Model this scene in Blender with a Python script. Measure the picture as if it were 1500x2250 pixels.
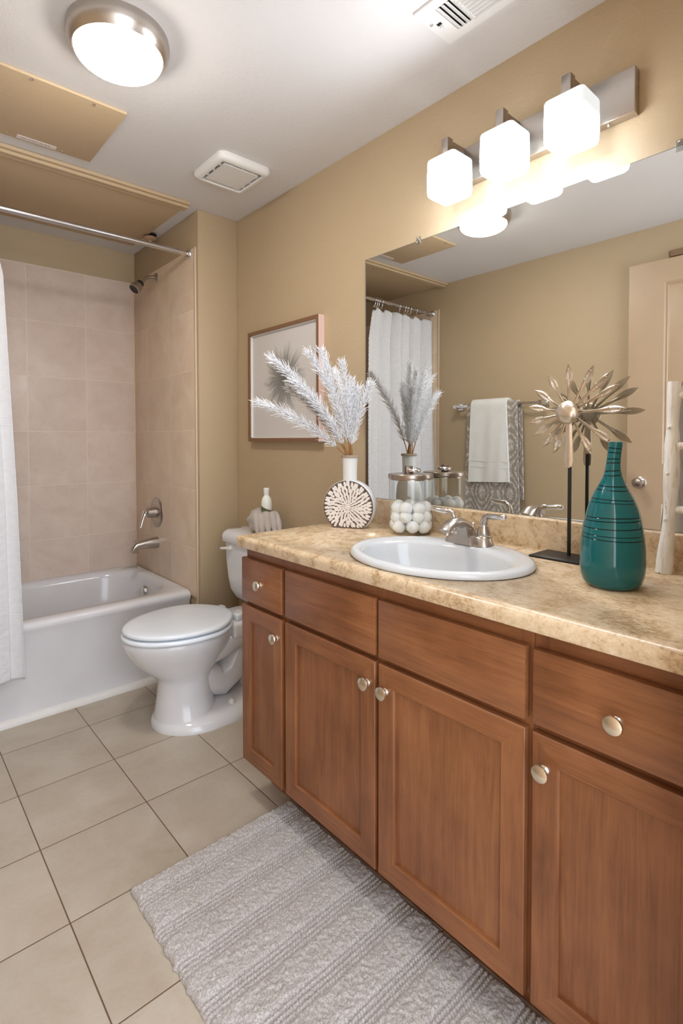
import bpy, bmesh, math, random
import numpy as np
from mathutils import Matrix, Vector, noise as mnoise

random.seed(7)
rng = np.random.default_rng(7)
PI = math.pi
SC = bpy.context.scene
COL = SC.collection
for o_ in list(bpy.data.objects):
    bpy.data.objects.remove(o_, do_unlink=True)

# ------------------------------------------------------------------ camera
CAM_POS = Vector((-1.5086, 0.0, 1.2522))
YAW, PITCH, ROLL, FPX, SY = -0.7244, -0.0270, -0.0009, 1164.6, -127.7
cy_, sy_ = math.cos(YAW), math.sin(YAW)
fwd = Vector((-sy_, cy_, 0)); rgt = Vector((cy_, sy_, 0)); up = Vector((0, 0, 1))
f2 = math.cos(PITCH) * fwd + math.sin(PITCH) * up
u2 = -math.sin(PITCH) * fwd + math.cos(PITCH) * up
r3 = math.cos(ROLL) * rgt + math.sin(ROLL) * u2
u3 = -math.sin(ROLL) * rgt + math.cos(ROLL) * u2
cam = bpy.data.cameras.new('camera')
cam.sensor_fit = 'HORIZONTAL'; cam.sensor_width = 36.0
cam.lens = FPX / 1500 * 36.0
cam.shift_y = SY / 1500
cam.clip_start = 0.01
camo = bpy.data.objects.new('camera', cam); COL.objects.link(camo)
mw = Matrix.Identity(4)
for i_, v_ in enumerate((r3, u3, -f2)):
    mw[0][i_], mw[1][i_], mw[2][i_] = v_
mw.translation = CAM_POS
camo.matrix_world = mw
SC.camera = camo

# ------------------------------------------------------------------ light levels
SC.view_settings.view_transform = 'Standard'
SC.view_settings.look = 'None'
SC.view_settings.gamma = 1.0
SC.view_settings.use_curve_mapping = False
SC.view_settings.exposure = 0.87
SHADE_GLOW = 84.0       # three cube shades of the vanity light
DOME_GLOW = 42.0        # ceiling dome
HALL_GLOW = 2.6        # light of the hall outside the open doorway
world = bpy.data.worlds.new('hall_light'); SC.world = world
world.use_nodes = True
world.node_tree.nodes['Background'].inputs[0].default_value = (0.90, 0.97, 1.08, 1)
world.node_tree.nodes['Background'].inputs[1].default_value = HALL_GLOW

# ------------------------------------------------------------------ materials
def s2l(c):
    return tuple(((x / 255) / 12.92 if x / 255 <= .04045 else ((x / 255 + .055) / 1.055) ** 2.4) for x in c)

class NT:
    """small helper for node trees"""
    def __init__(self, name):
        self.m = bpy.data.materials.new(name); self.m.use_nodes = True
        self.t = self.m.node_tree; self.n = self.t.nodes; self.l = self.t.links
        self.b = self.n['Principled BSDF']
    def add(self, typ, **kw):
        nd = self.n.new(typ)
        for k, v in kw.items():
            if k.startswith('i_'):
                key = k[2:]
                key = int(key) if key.isdigit() else key.replace('_', ' ')
                nd.inputs[key].default_value = v
            else:
                setattr(nd, k, v)
        return nd
    def link(self, a, b):
        self.l.new(a, b)
    def math(self, op, a, b=None, clamp=False):
        nd = self.n.new('ShaderNodeMath'); nd.operation = op; nd.use_clamp = clamp
        for i, v in enumerate((a, b)):
            if v is None: continue
            if isinstance(v, (int, float)): nd.inputs[i].default_value = v
            else: self.l.new(v, nd.inputs[i])
        return nd.outputs[0]
    def pos(self):
        return self.n.new('ShaderNodeNewGeometry').outputs['Position']
    def objco(self):
        return self.n.new('ShaderNodeTexCoord').outputs['Object']
    def mapping(self, vec, scale=(1, 1, 1), loc=(0, 0, 0), rot=(0, 0, 0)):
        nd = self.n.new('ShaderNodeMapping')
        nd.inputs['Scale'].default_value = scale; nd.inputs['Location'].default_value = loc; nd.inputs['Rotation'].default_value = rot
        self.l.new(vec, nd.inputs['Vector']); return nd.outputs[0]
    def noise(self, vec, scale, detail=3, rough=.55, dist=0.0):
        nd = self.n.new('ShaderNodeTexNoise')
        nd.inputs['Scale'].default_value = scale; nd.inputs['Detail'].default_value = detail
        nd.inputs['Roughness'].default_value = rough; nd.inputs['Distortion'].default_value = dist
        if vec is not None: self.l.new(vec, nd.inputs['Vector'])
        return nd.outputs['Fac']
    def ramp(self, fac, stops, interp='LINEAR'):
        nd = self.n.new('ShaderNodeValToRGB'); cr = nd.color_ramp; cr.interpolation = interp
        while len(cr.elements) < len(stops): cr.elements.new(.5)
        for e, (p, c) in zip(cr.elements, stops):
            e.position = p; e.color = (*c, 1) if len(c) == 3 else c
        self.l.new(fac, nd.inputs[0]); return nd.outputs[0]
    def mix(self, fac, a, b, mode='MIX'):
        nd = self.n.new('ShaderNodeMix'); nd.data_type = 'RGBA'; nd.blend_type = mode
        ins = [nd.inputs[0], nd.inputs[6], nd.inputs[7]]
        for s, v in zip(ins, (fac, a, b)):
            if isinstance(v, (int, float)): s.default_value = v
            elif isinstance(v, tuple): s.default_value = (*v, 1) if len(v) == 3 else v
            else: self.l.new(v, s)
        return nd.outputs[2]
    def bump(self, h, strength=.3, dist=.01, normal=None):
        nd = self.n.new('ShaderNodeBump'); nd.inputs['Strength'].default_value = strength
        nd.inputs['Distance'].default_value = dist; self.l.new(h, nd.inputs['Height'])
        if normal is not None: self.l.new(normal, nd.inputs['Normal'])
        return nd.outputs[0]
    def done(self, color=None, rough=None, normal=None, **kw):
        if color is not None:
            if isinstance(color, tuple): self.b.inputs['Base Color'].default_value = (*color, 1)
            else: self.l.new(color, self.b.inputs['Base Color'])
        if rough is not None:
            if isinstance(rough, (int, float)): self.b.inputs['Roughness'].default_value = rough
            else: self.l.new(rough, self.b.inputs['Roughness'])
        if normal is not None: self.l.new(normal, self.b.inputs['Normal'])
        for k, v in kw.items():
            self.b.inputs[k.replace('_', ' ')].default_value = v
        return self.m

def plain(name, rgb, rough=.5, bump=None, **kw):
    t = NT(name)
    n = None
    vec = t.objco()
    f = t.noise(vec, 9, 3)
    c = s2l(rgb)
    col = t.mix(f, tuple(x * .93 for x in c), tuple(min(1, x * 1.05) for x in c))
    if bump:
        n = t.bump(t.noise(vec, bump[0], 2), bump[1], bump[2])
    return t.done(col, rough, n, **kw)

def wall_paint(name, rgb):
    t = NT(name); p = t.pos()
    c = s2l(rgb)
    col = t.mix(t.noise(p, 2.2, 3), tuple(x * .96 for x in c), tuple(x * 1.03 for x in c))
    h = t.noise(p, 150, 3, .6)
    h2 = t.noise(p, 60, 2, .5)
    nrm = t.bump(t.math('ADD', h, h2), .32, .004)
    return t.done(col, .5, nrm, Specular_IOR_Level=.35)

M_WALL = wall_paint('tan_wall_paint', (185, 164, 133))
M_TAN = wall_paint('tan_panel_paint', (198, 174, 141))
M_CEIL = wall_paint('white_ceiling_paint', (218, 215, 213))
M_DOOR = plain('tan_door_paint', (182, 156, 127), .38, (40, .05, .002))

def tile_mat(name, axes, origin, step, line, ca, cb, grout, rough, soft=.0):
    t = NT(name); p = t.pos()
    sep = t.n.new('ShaderNodeSeparateXYZ'); t.link(p, sep.inputs[0])
    def cell(k):
        v = t.math('DIVIDE', t.math('SUBTRACT', sep.outputs[axes[k]], origin[k]), step[k])
        fl = t.math('FLOOR', v); fr = t.math('SUBTRACT', v, fl)
        d = t.math('MINIMUM', fr, t.math('SUBTRACT', 1.0, fr))
        return fl, t.math('MULTIPLY', d, step[k])
    fa, da = cell(0); fb, db = cell(1)
    d = t.math('MINIMUM', da, db)
    mask = t.math('LESS_THAN', d, line)
    cmb = t.n.new('ShaderNodeCombineXYZ'); t.link(fa, cmb.inputs[0]); t.link(fb, cmb.inputs[1])
    wn = t.n.new('ShaderNodeTexWhiteNoise'); t.link(cmb.outputs[0], wn.inputs['Vector'])
    off = t.add('ShaderNodeVectorMath', operation='SCALE'); t.link(wn.outputs['Color'], off.inputs[0]); off.inputs['Scale'].default_value = 7.0
    pv = t.add('ShaderNodeVectorMath', operation='ADD'); t.link(p, pv.inputs[0]); t.link(off.outputs[0], pv.inputs[1])
    n1 = t.noise(pv.outputs[0], 6, 5, .6, .5)
    n2 = t.noise(pv.outputs[0], 90, 2, .6)
    f = t.math('ADD', t.math('MULTIPLY', n1, .8), t.math('MULTIPLY', n2, .2))
    col = t.ramp(f, [(.3, ca), (.7, cb)])
    val = t.math('MULTIPLY_ADD', wn.outputs['Value'], .10); 
    val.node.inputs[2].default_value = .95
    hsv = t.n.new('ShaderNodeHueSaturation'); t.link(col, hsv.inputs['Color']); t.link(val, hsv.inputs['Value'])
    col = t.mix(mask, hsv.outputs[0], grout)
    h = t.math('SUBTRACT', 1.0, t.math('SMOOTH_MIN', t.math('DIVIDE', d, line * 2), 1.0))
    hh = t.math('MINIMUM', t.math('DIVIDE', d, line * 2.0), 1.0)
    nrm = t.bump(t.math('ADD', hh, t.math('MULTIPLY', n2, .12)), .25, .002)
    return t.done(col, rough, nrm)

M_FLOOR = tile_mat('beige_floor_tile', (0, 1), (-.8211, 2.4487), (.3264, .3264), .0017,
                   s2l((172, 158, 139)), s2l((192, 181, 166)), s2l((100, 80, 60)), .34)
M_TILE_B = tile_mat('wall_tile_back', (0, 2), (-.530, 2.2449), (.3135, .3145), .0016,
                    s2l((212, 191, 174)), s2l((229, 213, 200)), s2l((234, 217, 200)), .3)
M_TILE_R = tile_mat('wall_tile_side', (1, 2), (2.905, 2.2449), (.3135, .3145), .0016,
                    s2l((222, 196, 168)), s2l((240, 220, 196)), s2l((244, 226, 202)), .3)

def wood(name, axis, tone=1.0):
    t = NT(name); v = t.objco()
    s = [14, 14, 14]; s[axis] = 1.1
    m1 = t.mapping(v, tuple(s))
    n1 = t.noise(m1, 2.6, 5, .62, .8)
    s2 = [150, 150, 150]; s2[axis] = 7
    n2 = t.noise(t.mapping(v, tuple(s2)), 1.0, 3, .6)
    n3 = t.noise(v, 5.5, 3, .55)
    f = t.math('ADD', t.math('ADD', t.math('MULTIPLY', n1, .42), t.math('MULTIPLY', n2, .20)), t.math('MULTIPLY', n3, .38))
    k = lambda c: tuple(x * tone for x in s2l(c))
    col = t.ramp(f, [(.30, k((92, 53, 29))), (.47, k((125, 77, 45))), (.58, k((141, 90, 55))), (.74, k((158, 107, 67)))])
    s3 = [420, 420, 420]; s3[axis] = 14
    n4 = t.noise(t.mapping(v, tuple(s3)), 1.0, 2, .6)
    dark = t.ramp(n4, [(.33, (.55, .55, .55)), (.45, (1, 1, 1))])
    col = t.mix(.35, col, dark, 'MULTIPLY')
    nrm = t.bump(n2, .06, .001)
    return t.done(col, .36, nrm, Coat_Weight=.12, Coat_Roughness=.3)

M_WOODV = wood('maple_stain_upright', 2)
M_WOODH = wood('maple_stain_level', 1)
M_WOODE = wood('maple_stain_edge', 1, .62)
M_FRAMEW = plain('picture_frame_wood', (126, 92, 64), .5)

def laminate():
    t = NT('mottled_tan_laminate'); p = t.pos()
    a = t.noise(t.mapping(p, (1, 1, 1)), 13, 6, .65, .9)
    b = t.noise(t.mapping(p, (1.4, .8, 1)), 64, 5, .65, .5)
    c = t.noise(p, 190, 3, .6)
    f = t.math('ADD', t.math('ADD', t.math('MULTIPLY', a, .46), t.math('MULTIPLY', b, .34)), t.math('MULTIPLY', c, .20))
    col = t.ramp(f, [(.30, s2l((112, 90, 60))), (.41, s2l((172, 142, 104))), (.50, s2l((206, 181, 148))), (.60, s2l((221, 200, 170))), (.72, s2l((234, 217, 193)))])
    d = t.noise(p, 17, 5, .7, 1.2)
    spots = t.ramp(d, [(.64, (0, 0, 0)), (.72, (1, 1, 1))])
    col = t.mix(t.math('MULTIPLY', spots, .45), col, s2l((96, 78, 52)))
    return t.done(col, .26, t.bump(c, .04, .001))
M_LAM = laminate()

M_PORC = plain('white_porcelain', (222, 222, 224), .09)
M_TUB = plain('white_tub_enamel', (222, 221, 223), .13)
M_PLASTIC = plain('white_plastic', (228, 226, 222), .35)
M_SEAT = plain('white_seat_plastic', (232, 239, 246), .16)
def metal(name, rgb, rough, aniso=None):
    t = NT(name)
    v = t.objco(); n = t.noise(t.mapping(v, (260, 12, 260)), 1, 2)
    r = t.math('MULTIPLY_ADD', n, .12); r.node.inputs[2].default_value = max(0.02, rough - .06)
    return t.done(s2l(rgb), r, None, Metallic=1.0)
M_NICKEL = metal('brushed_nickel', (190, 182, 174), .30)
M_NICKELW = metal('warm_knob_nickel', (226, 216, 200), .24)
M_CHROME = metal('chrome', (226, 226, 228), .08)
M_SILVER = metal('hammered_silver_leaf', (222, 210, 194), .34)
M_BLACK = plain('black_metal', (28, 27, 28), .45)
M_DARK = plain('painted_opening_shade', (14, 13, 12), .8)  # near-black colour standing in for the shade inside openings
M_BROWNMET = metal('brown_nickel_lid', (168, 156, 146), .3)

def mirror_mat():
    t = NT('mirror_silver'); return t.done((.74, .74, .715), 0.0, None, Metallic=1.0)
M_MIRROR = mirror_mat()
def glass_mat(name, rgb, rough=0.0, ior=1.45):
    t = NT(name); return t.done(rgb, rough, None, Transmission_Weight=1.0, IOR=ior)
def thin_glass(name, tint, ior, rough=0.0):
    """thin clear wall: straight through plus a mirror-like Fresnel sheen"""
    t = NT(name); t.n.remove(t.b)
    tr = t.n.new('ShaderNodeBsdfTransparent'); tr.inputs[0].default_value = (*tint, 1)
    gl = t.n.new('ShaderNodeBsdfGlossy'); gl.inputs['Roughness'].default_value = rough; gl.inputs[0].default_value = (.95, .95, .95, 1)
    lw = t.n.new('ShaderNodeLayerWeight'); lw.inputs[0].default_value = .5
    f0 = ((ior - 1) / (ior + 1)) ** 2
    fr = t.math('MULTIPLY_ADD', t.math('POWER', lw.outputs['Facing'], 4.0), .60); fr.node.inputs[2].default_value = f0
    mx = t.n.new('ShaderNodeMixShader')
    t.link(fr, mx.inputs[0]); t.link(tr.outputs[0], mx.inputs[1]); t.link(gl.outputs[0], mx.inputs[2])
    t.link(mx.outputs[0], t.n['Material Output'].inputs[0]); return t.m
M_GLASS = thin_glass('clear_glass', (.965, .975, .97), 1.42)
M_CLEARPL = thin_glass('clear_plastic', (.86, .87, .87), 1.7, .08)

def emit_shade(name, lo, hi, s_lo, s_hi, z0, z1):
    """frosted lamp glass: the bulb hangs in the lower part, so the glass glows less towards its top"""
    t = NT(name)
    sep = t.n.new('ShaderNodeSeparateXYZ'); t.link(t.objco(), sep.inputs[0])
    f = t.math('DIVIDE', t.math('SUBTRACT', sep.outputs[2], z0), z1 - z0, True)
    f = t.math('POWER', f, .45)
    # glow shaped by facing: back, bottom and sides cut so the nearby wall doesn't burn out
    nrm = t.n.new('ShaderNodeSeparateXYZ'); t.link(t.n.new('ShaderNodeNewGeometry').outputs['Normal'], nrm.inputs[0])
    kb = t.math('SUBTRACT', 1.0, t.math('MULTIPLY', t.math('MAXIMUM', nrm.outputs[0], 0.0), .985))
    kd = t.math('SUBTRACT', 1.0, t.math('MULTIPLY', t.math('MAXIMUM', t.math('MULTIPLY', nrm.outputs[2], -1.0), 0.0), .80))
    ks = t.math('SUBTRACT', 1.0, t.math('MULTIPLY', t.math('ABSOLUTE', nrm.outputs[1]), .80))
    lo_s = t.math('MULTIPLY', t.math('MULTIPLY', t.math('MULTIPLY', kb, kd), ks), s_lo)
    mx = t.n.new('ShaderNodeMix'); mx.data_type = 'FLOAT'
    t.link(f, mx.inputs[0]); t.link(lo_s, mx.inputs[2]); mx.inputs[3].default_value = s_hi
    t.link(mx.outputs[0], t.b.inputs['Emission Strength'])
    t.link(t.mix(f, lo, hi), t.b.inputs['Emission Color'])
    return t.done((.40, .40, .40), .25)
M_SHADE = emit_shade('frosted_shade_glass', (.92, .98, 1.08), (.80, .86, .88), SHADE_GLOW, .46, 2.066, 2.106)
def emit_dome():
    t = NT('frosted_dome_glass')
    t.b.inputs['Emission Color'].default_value = (1.0, .955, .89, 1)
    t.b.inputs['Emission Strength'].default_value = DOME_GLOW
    return t.done((.9, .9, .9), .3)
M_DOME = emit_dome()

def teal(name, k):
    t = NT(name); p = t.objco()
    sep = t.n.new('ShaderNodeSeparateXYZ'); t.link(p, sep.inputs[0])
    n = t.noise(p, 16, 3)
    c1, c2 = s2l((0, 98, 110)), s2l((2, 98, 98))
    col = t.mix(n, tuple(x * k for x in c1), tuple(x * k for x in c2))
    return t.done(col, .10, t.bump(t.noise(p, 40, 2), .05, .002), Coat_Weight=.15, Coat_Roughness=.03)
M_TEAL = teal('teal_glaze', 1.0)
M_TEALD = teal('dark_teal_groove', .22)
M_TEALIN = plain('teal_rim_glaze', (120, 160, 145), .2)

def fabric(name, rgb, scale=220, st=.5, rough=.9):
    t = NT(name); v = t.objco(); c = s2l(rgb)
    n = t.noise(v, scale, 2); m = t.noise(v, 14, 3)
    col = t.mix(m, tuple(x * .90 for x in c), tuple(min(1, x * 1.05) for x in c))
    return t.done(col, rough, t.bump(n, st, .003), Sheen_Weight=.25)
M_TOWELW = fabric('white_terry', (232, 232, 228), 260, .6)
M_TOWELG = fabric('grey_terry', (186, 176, 168), 240, .8)
M_COTTON = fabric('cotton_wool', (250, 250, 250), 150, .35)

# ------------------------------------------------------------------ mesh builder
class MB:
    def __init__(self):
        self.v = []; self.f = []; self.mi = []
    def add(self, vs, fs, mi=0, mat=None):
        o = len(self.v)
        if mat is not None:
            vs = [tuple(mat @ Vector(p)) for p in vs]
        self.v.extend([tuple(p) for p in vs])
        for k, f in enumerate(fs):
            self.f.append(tuple(i + o for i in f))
            self.mi.append(mi[k] if isinstance(mi, (list, tuple)) else mi)
        return self
    def bm(self, b, mi=0, mat=None):
        b.verts.ensure_lookup_table()
        for i, v in enumerate(b.verts): v.index = i
        self.add([v.co[:] for v in b.verts], [[v.index for v in f.verts] for f in b.faces], mi, mat)
        b.free(); return self
    def box(self, lo, hi, r=0.0, seg=2, mi=0, mat=None):
        b = bmesh.new(); bmesh.ops.create_cube(b, size=1.0)
        for v in b.verts:
            for k in range(3):
                v.co[k] = (lo[k] + hi[k]) / 2 + v.co[k] * (hi[k] - lo[k])
        if r > 0:
            bmesh.ops.bevel(b, geom=list(b.edges), offset=r, segments=seg, profile=.5, affect='EDGES')
        return self.bm(b, mi, mat)
    def lathe(self, prof, n=32, mat=None, mi=0, sx=1.0, sy=1.0):
        vs = []; rows = []
        for (r, z) in prof:
            if r < 1e-6:
                rows.append([len(vs)]); vs.append((0, 0, z))
            else:
                rows.append(list(range(len(vs), len(vs) + n)))
                vs += [(r * sx * math.cos(2 * PI * i / n), r * sy * math.sin(2 * PI * i / n), z) for i in range(n)]
        fs = []; mm = []
        for k in range(len(rows) - 1):
            a, b = rows[k], rows[k + 1]
            mk = mi[k] if isinstance(mi, (list, tuple)) else mi
            for i in range(n):
                j = (i + 1) % n
                if len(a) == 1 and len(b) == 1: continue
                if len(a) == 1: fs.append((a[0], b[j], b[i]))
                elif len(b) == 1: fs.append((a[i], a[j], b[0]))
                else: fs.append((a[i], a[j], b[j], b[i]))
                mm.append(mk)
        return self.add(vs, fs, mm, mat)
    def loft(self, rings, cap0=True, cap1=True, closed=True, mi=0, mat=None):
        n = len(rings[0]); vs = [p for r in rings for p in r]; fs = []
        for k in range(len(rings) - 1):
            for i in range(n if closed else n - 1):
                j = (i + 1) % n
                fs.append((k * n + i, k * n + j, (k + 1) * n + j, (k + 1) * n + i))
        if cap0: fs.append(tuple(range(n - 1, -1, -1)))
        if cap1: fs.append(tuple(range((len(rings) - 1) * n, len(rings) * n)))
        return self.add(vs, fs, mi, mat)
    def tube(self, path, rad, n=10, mi=0, cap=True, mat=None, flat=1.0, upv=None):
        P = [Vector(p) for p in path]; m = len(P)
        if isinstance(rad, (int, float)): rad = [rad] * m
        T = []
        for i in range(m):
            d = P[min(i + 1, m - 1)] - P[max(i - 1, 0)]
            T.append(d.normalized())
        ref = Vector(upv) if upv else (Vector((0, 0, 1)) if abs(T[0].z) < .9 else Vector((0, 1, 0)))
        N = (ref - T[0] * ref.dot(T[0])).normalized()
        rings = []
        for i in range(m):
            N = (N - T[i] * N.dot(T[i]))
            if N.length < 1e-6: N = T[i].orthogonal()
            N.normalize(); B = T[i].cross(N)
            rings.append([tuple(P[i] + (N * math.cos(2 * PI * k / n) * flat + B * math.sin(2 * PI * k / n)) * rad[i]) for k in range(n)])
        return self.loft(rings, cap, cap, True, mi, mat)
    def sphere(self, c, r, n=16, m=10, sx=1, sy=1, sz=1, mi=0):
        prof = [(max(0, r * math.sin(PI * k / m)), -r * math.cos(PI * k / m)) for k in range(m + 1)]
        prof[0] = (0, -r); prof[-1] = (0, r)
        return self.lathe(prof, n, Matrix.Translation(c) @ Matrix.Diagonal((sx, sy, sz, 1)), mi)
    def torus(self, R, r, n=32, m=10, mat=None, mi=0):
        rings = [[((R + r * math.cos(2 * PI * j / m)) * math.cos(2 * PI * i / n), (R + r * math.cos(2 * PI * j / m)) * math.sin(2 * PI * i / n), r * math.sin(2 * PI * j / m)) for j in range(m)] for i in range(n)]
        vs = [p for q in rings for p in q]; fs = []
        for i in range(n):
            for j in range(m):
                i2, j2 = (i + 1) % n, (j + 1) % m
                fs.append((i * m + j, i2 * m + j, i2 * m + j2, i * m + j2))
        return self.add(vs, fs, mi, mat)
    def build(self, name, mats, parent=None, angle=40, local=False, recalc=True):
        me = bpy.data.meshes.new(name)
        v = self.v
        if parent is not None and not local:
            off = Vector((0, 0, 0)); q = parent
            while q is not None:
                off += q.location; q = q.parent
            v = [(p[0] - off[0], p[1] - off[1], p[2] - off[2]) for p in v]
        me.from_pydata(v, [], self.f)
        if recalc:
            b = bmesh.new(); b.from_mesh(me)
            bmesh.ops.recalc_face_normals(b, faces=b.faces); b.to_mesh(me); b.free()
        if not isinstance(mats, (list, tuple)): mats = [mats]
        for m in mats: me.materials.append(m)
        if len(mats) > 1:
            me.polygons.foreach_set('material_index', self.mi)
        me.polygons.foreach_set('use_smooth', [True] * len(me.polygons))
        me.set_sharp_from_angle(angle=math.radians(angle))
        o = bpy.data.objects.new(name, me); COL.objects.link(o)
        if parent is not None: o.parent = parent
        return o

def tag(o, label, cat, group=None, kind=None):
    o['label'] = label; o['category'] = cat
    if group: o['group'] = group
    if kind: o['kind'] = kind
    return o
def thing(name, label, cat, loc=(0, 0, 0), rot=(0, 0, 0), group=None):
    e = bpy.data.objects.new(name, None); COL.objects.link(e)
    e.empty_display_size = .05; e.location = loc; e.rotation_euler = rot
    return tag(e, label, cat, group)
def struct(name, mb, mats, parent=None, **kw):
    o = mb.build(name, mats, parent, **kw)
    if parent is None: o['kind'] = 'structure'
    return o
def axis_mat(loc, direction):
    d = Vector(direction).normalized()
    return Matrix.Translation(loc) @ d.to_track_quat('Z', 'Y').to_matrix().to_4x4()
def copy_tree(o, parent=None):
    c = o.copy(); COL.objects.link(c)
    if parent is not None:
        c.parent = parent
    for ch in o.children: copy_tree(ch, c)
    return c

# ------------------------------------------------------------------ room shell
H = 2.44
XL = -1.7986            # left wall
XW = -.230              # plumbing wall of the tub alcove
YW = 2.563              # face of the short wing wall
YB = 3.4487             # back wall
YF = .20                # front wall (room side), doorway in it
ZR = .443               # tub rim
ZC = .9231; ZCB = .8845
TT = .008
struct('floor', MB().box((XL - .1, -.6, -.05), (.1, YB + .1, 0)), M_FLOOR)
struct('ceiling', MB().box((XL - .1, .02, H), (.1, YB + .1, H + .05)), M_CEIL)
struct('wall_right', MB().box((0, .06, 0), (.1, YB + .1, H)), M_WALL)
struct('wall_left', MB().box((XL - .1, -.3, 0), (XL, YB + .1, H)), M_WALL)
struct('wall_back', MB().box((XL, YB, 0), (0, YB + .1, H)), M_WALL)
struct('wall_wing', MB().box((XW, YW, 0), (0, YB, H), .003), M_WALL)
DX0, DX1, DZ = -1.775, -.70, 2.27
struct('wall_front', MB().box((DX1, YF - .12, 0), (0, YF, H)).box((XL, YF - .12, DZ), (DX1, YF, H)), M_WALL)
ZT = 2.2506
struct('wall_tile_back', MB().box((XL, YB - TT, ZR - .03), (XW, YB, ZT), .002), M_TILE_B)
struct('wall_tile_right', MB().box((XW - TT, 2.596, ZR - .03), (XW, YB - TT, ZT), .002), M_TILE_R)
struct('wall_tile_left', MB().box((XL, 2.60, ZR - .03), (XL + TT, YB - TT, ZT), .002), M_TILE_R)
M_EDGE = plain('bullnose_edge', (214, 192, 166), .3)
struct('trim_1', MB().box((XW - TT - .002, 2.580, .0), (XW, 2.597, ZT + .003), .004), M_EDGE)
struct('trim_2', MB().box((XL, 2.580, .0), (XL + TT + .002, 2.599, ZT + .003), .004), M_EDGE)
M_CAULK = plain('caulk_line', (226, 202, 176), .5)
struct('trim_3', MB().box((XW - TT - .005, YB - TT - .005, ZR), (XW - TT + .001, YB - TT + .001, ZT), .002), M_CAULK)

# ------------------------------------------------------------------ ceiling things
DC = (-.943, 1.626)
t = thing('ceiling_light', 'round flush ceiling light with brushed nickel ring and glowing frosted dome', 'ceiling light', (*DC, H))
prof = [(.100, H), (.1405, H), (.1425, H - .012), (.1425, H - .024), (.138, H - .040), (.130, H - .052), (.1255, H - .058), (.1215, H - .058), (.1215, H - .045)]
MB().lathe(prof, 64, Matrix.Translation((*DC, 0))).build('mount_ring', M_NICKEL, t)
dome = [(.1215, H - .052)] + [(.1215 * math.cos(a), H - .056 - .042 * math.sin(a)) for a in np.linspace(.05, PI / 2, 12)]
dome[-1] = (0, H - .098)
MB().lathe(dome, 64, Matrix.Translation((*DC, 0))).build('glass_dome', M_DOME, t)

t = thing('access_hatch', 'small square tan access hatch screwed to the white ceiling, with paper sticker', 'access hatch', (-.986, 2.20, H))
MB().box((-1.187, 1.978, H - .010), (-.794, 2.418, H), .002).build('panel', M_TAN, t)
for (x, y) in ((-1.10, 2.388), (-.906, 2.394), (-1.096, 1.990), (-.904, 1.994)):
    MB().lathe([(0, -.0035), (.004, -.003), (.0062, -.001), (.0062, 0)], 12, Matrix.Translation((x, y, H - .010))).build('screw', M_NICKELW, t)
m = MB().box((-1.068, 2.381, H - .0115), (-.930, 2.406, H - .0098), 0, mi=0)
x = -1.052
while x < -.955:
    w = random.uniform(.003, .009)
    m.box((x, 2.390, H - .0119), (x + w, 2.394, H - .0114), 0, mi=1); x += w + random.choice((.001, .001, .004))
m.build('sticker', [plain('sticker_paper', (222, 214, 208), .6), plain('sticker_ink', (150, 112, 112), .6)], t)['label'] = 'white paper sticker with a faded line of small print'

t = thing('ceiling_access_panel', 'large tan board with moulded front edge on the ceiling above the bathtub', 'ceiling panel', (-1.04, 2.9, H))
MB().box((XL + .002, 2.52, H - .012), (-.300, 3.275, H), .002).build('board', M_TAN, t)
m = MB()
for (y0, y1, dz) in ((2.505, 2.524, .016), (2.524, 2.545, .028), (2.545, 2.553, .020), (2.553, 2.576, .026)):
    m.box((XL + .002, y0, H - dz), (-.297, y1, H - .0005), .0025)
m.build('moulding', M_TAN, t)
for (x, y) in ((-.325, 2.90), (-.61, 2.60), (-1.1, 2.60), (-.62, 3.255), (-.345, 3.255)):
    MB().lathe([(0, -.005), (.005, -.0042), (.0078, -.001), (.0078, 0)], 12, Matrix.Translation((x, y, H - .012))).build('screw', M_NICKELW, t)

t = thing('fire_sprinkler', 'small tan fire sprinkler cover hanging below the ceiling panel corner', 'sprinkler', (-.285, 3.05, H))
MB().lathe([(0.0, H - .001), (.036, H - .001), (.036, H - .008), (.024, H - .014), (.0, H - .014)], 28, Matrix.Translation((-.285, 3.05, 0))).build('escutcheon', M_BLACK, t)
MB().lathe([(0.0, H - .014), (.030, H - .016), (.037, H - .022), (.037, H - .030), (.030, H - .034), (.012, H - .038), (.009, H - .048), (0, H - .048)], 28, Matrix.Translation((-.285, 3.05, 0))).build('cover_cap', plain('sprinkler_tan', (176, 140, 108), .45), t)

# bath fan
FC = (-.296, 2.100)
def rrect(cx, cyy, hx, hy, r, z, n=6):
    pts = []
    for (sx, sy, a0) in ((1, 1, 0), (-1, 1, PI / 2), (-1, -1, PI), (1, -1, 3 * PI / 2)):
        for k in range(n + 1):
            a = a0 + PI / 2 * k / n
            pts.append((cx + sx * (hx - r) + r * math.cos(a), cyy + sy * (hy - r) + r * math.sin(a), z))
    return pts
t = thing('exhaust_fan', 'square white bathroom exhaust fan grille on the ceiling near the wing wall', 'exhaust fan', (*FC, H))
R_ = lambda h, r, z, d=0: rrect(FC[0], FC[1], h, h + d, r, z)
MB().loft([R_(.125, .03, H, .006), R_(.127, .03, H - .012, .006), R_(.122, .028, H - .024, .006), R_(.112, .026, H - .031, .006), R_(.099, .014, H - .031, .004), R_(.095, .012, H - .027, .004), R_(.095, .012, H - .006, .004)], False, False).build('grille_frame', M_PLASTIC, t)
MB().loft([R_(.096, .01, H - .008), R_(.096, .01, H - .005)]).build('fan_opening_shade', M_DARK, t)['label'] = 'dark plate painted as the shade behind the cover'  # solid dark plate, the shade of the fan recess put into its colour
MB().loft([R_(.083, .004, H - .018), R_(.084, .004, H - .026), R_(.082, .004, H - .029)]).build('cover_plate', M_PLASTIC, t)
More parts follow.
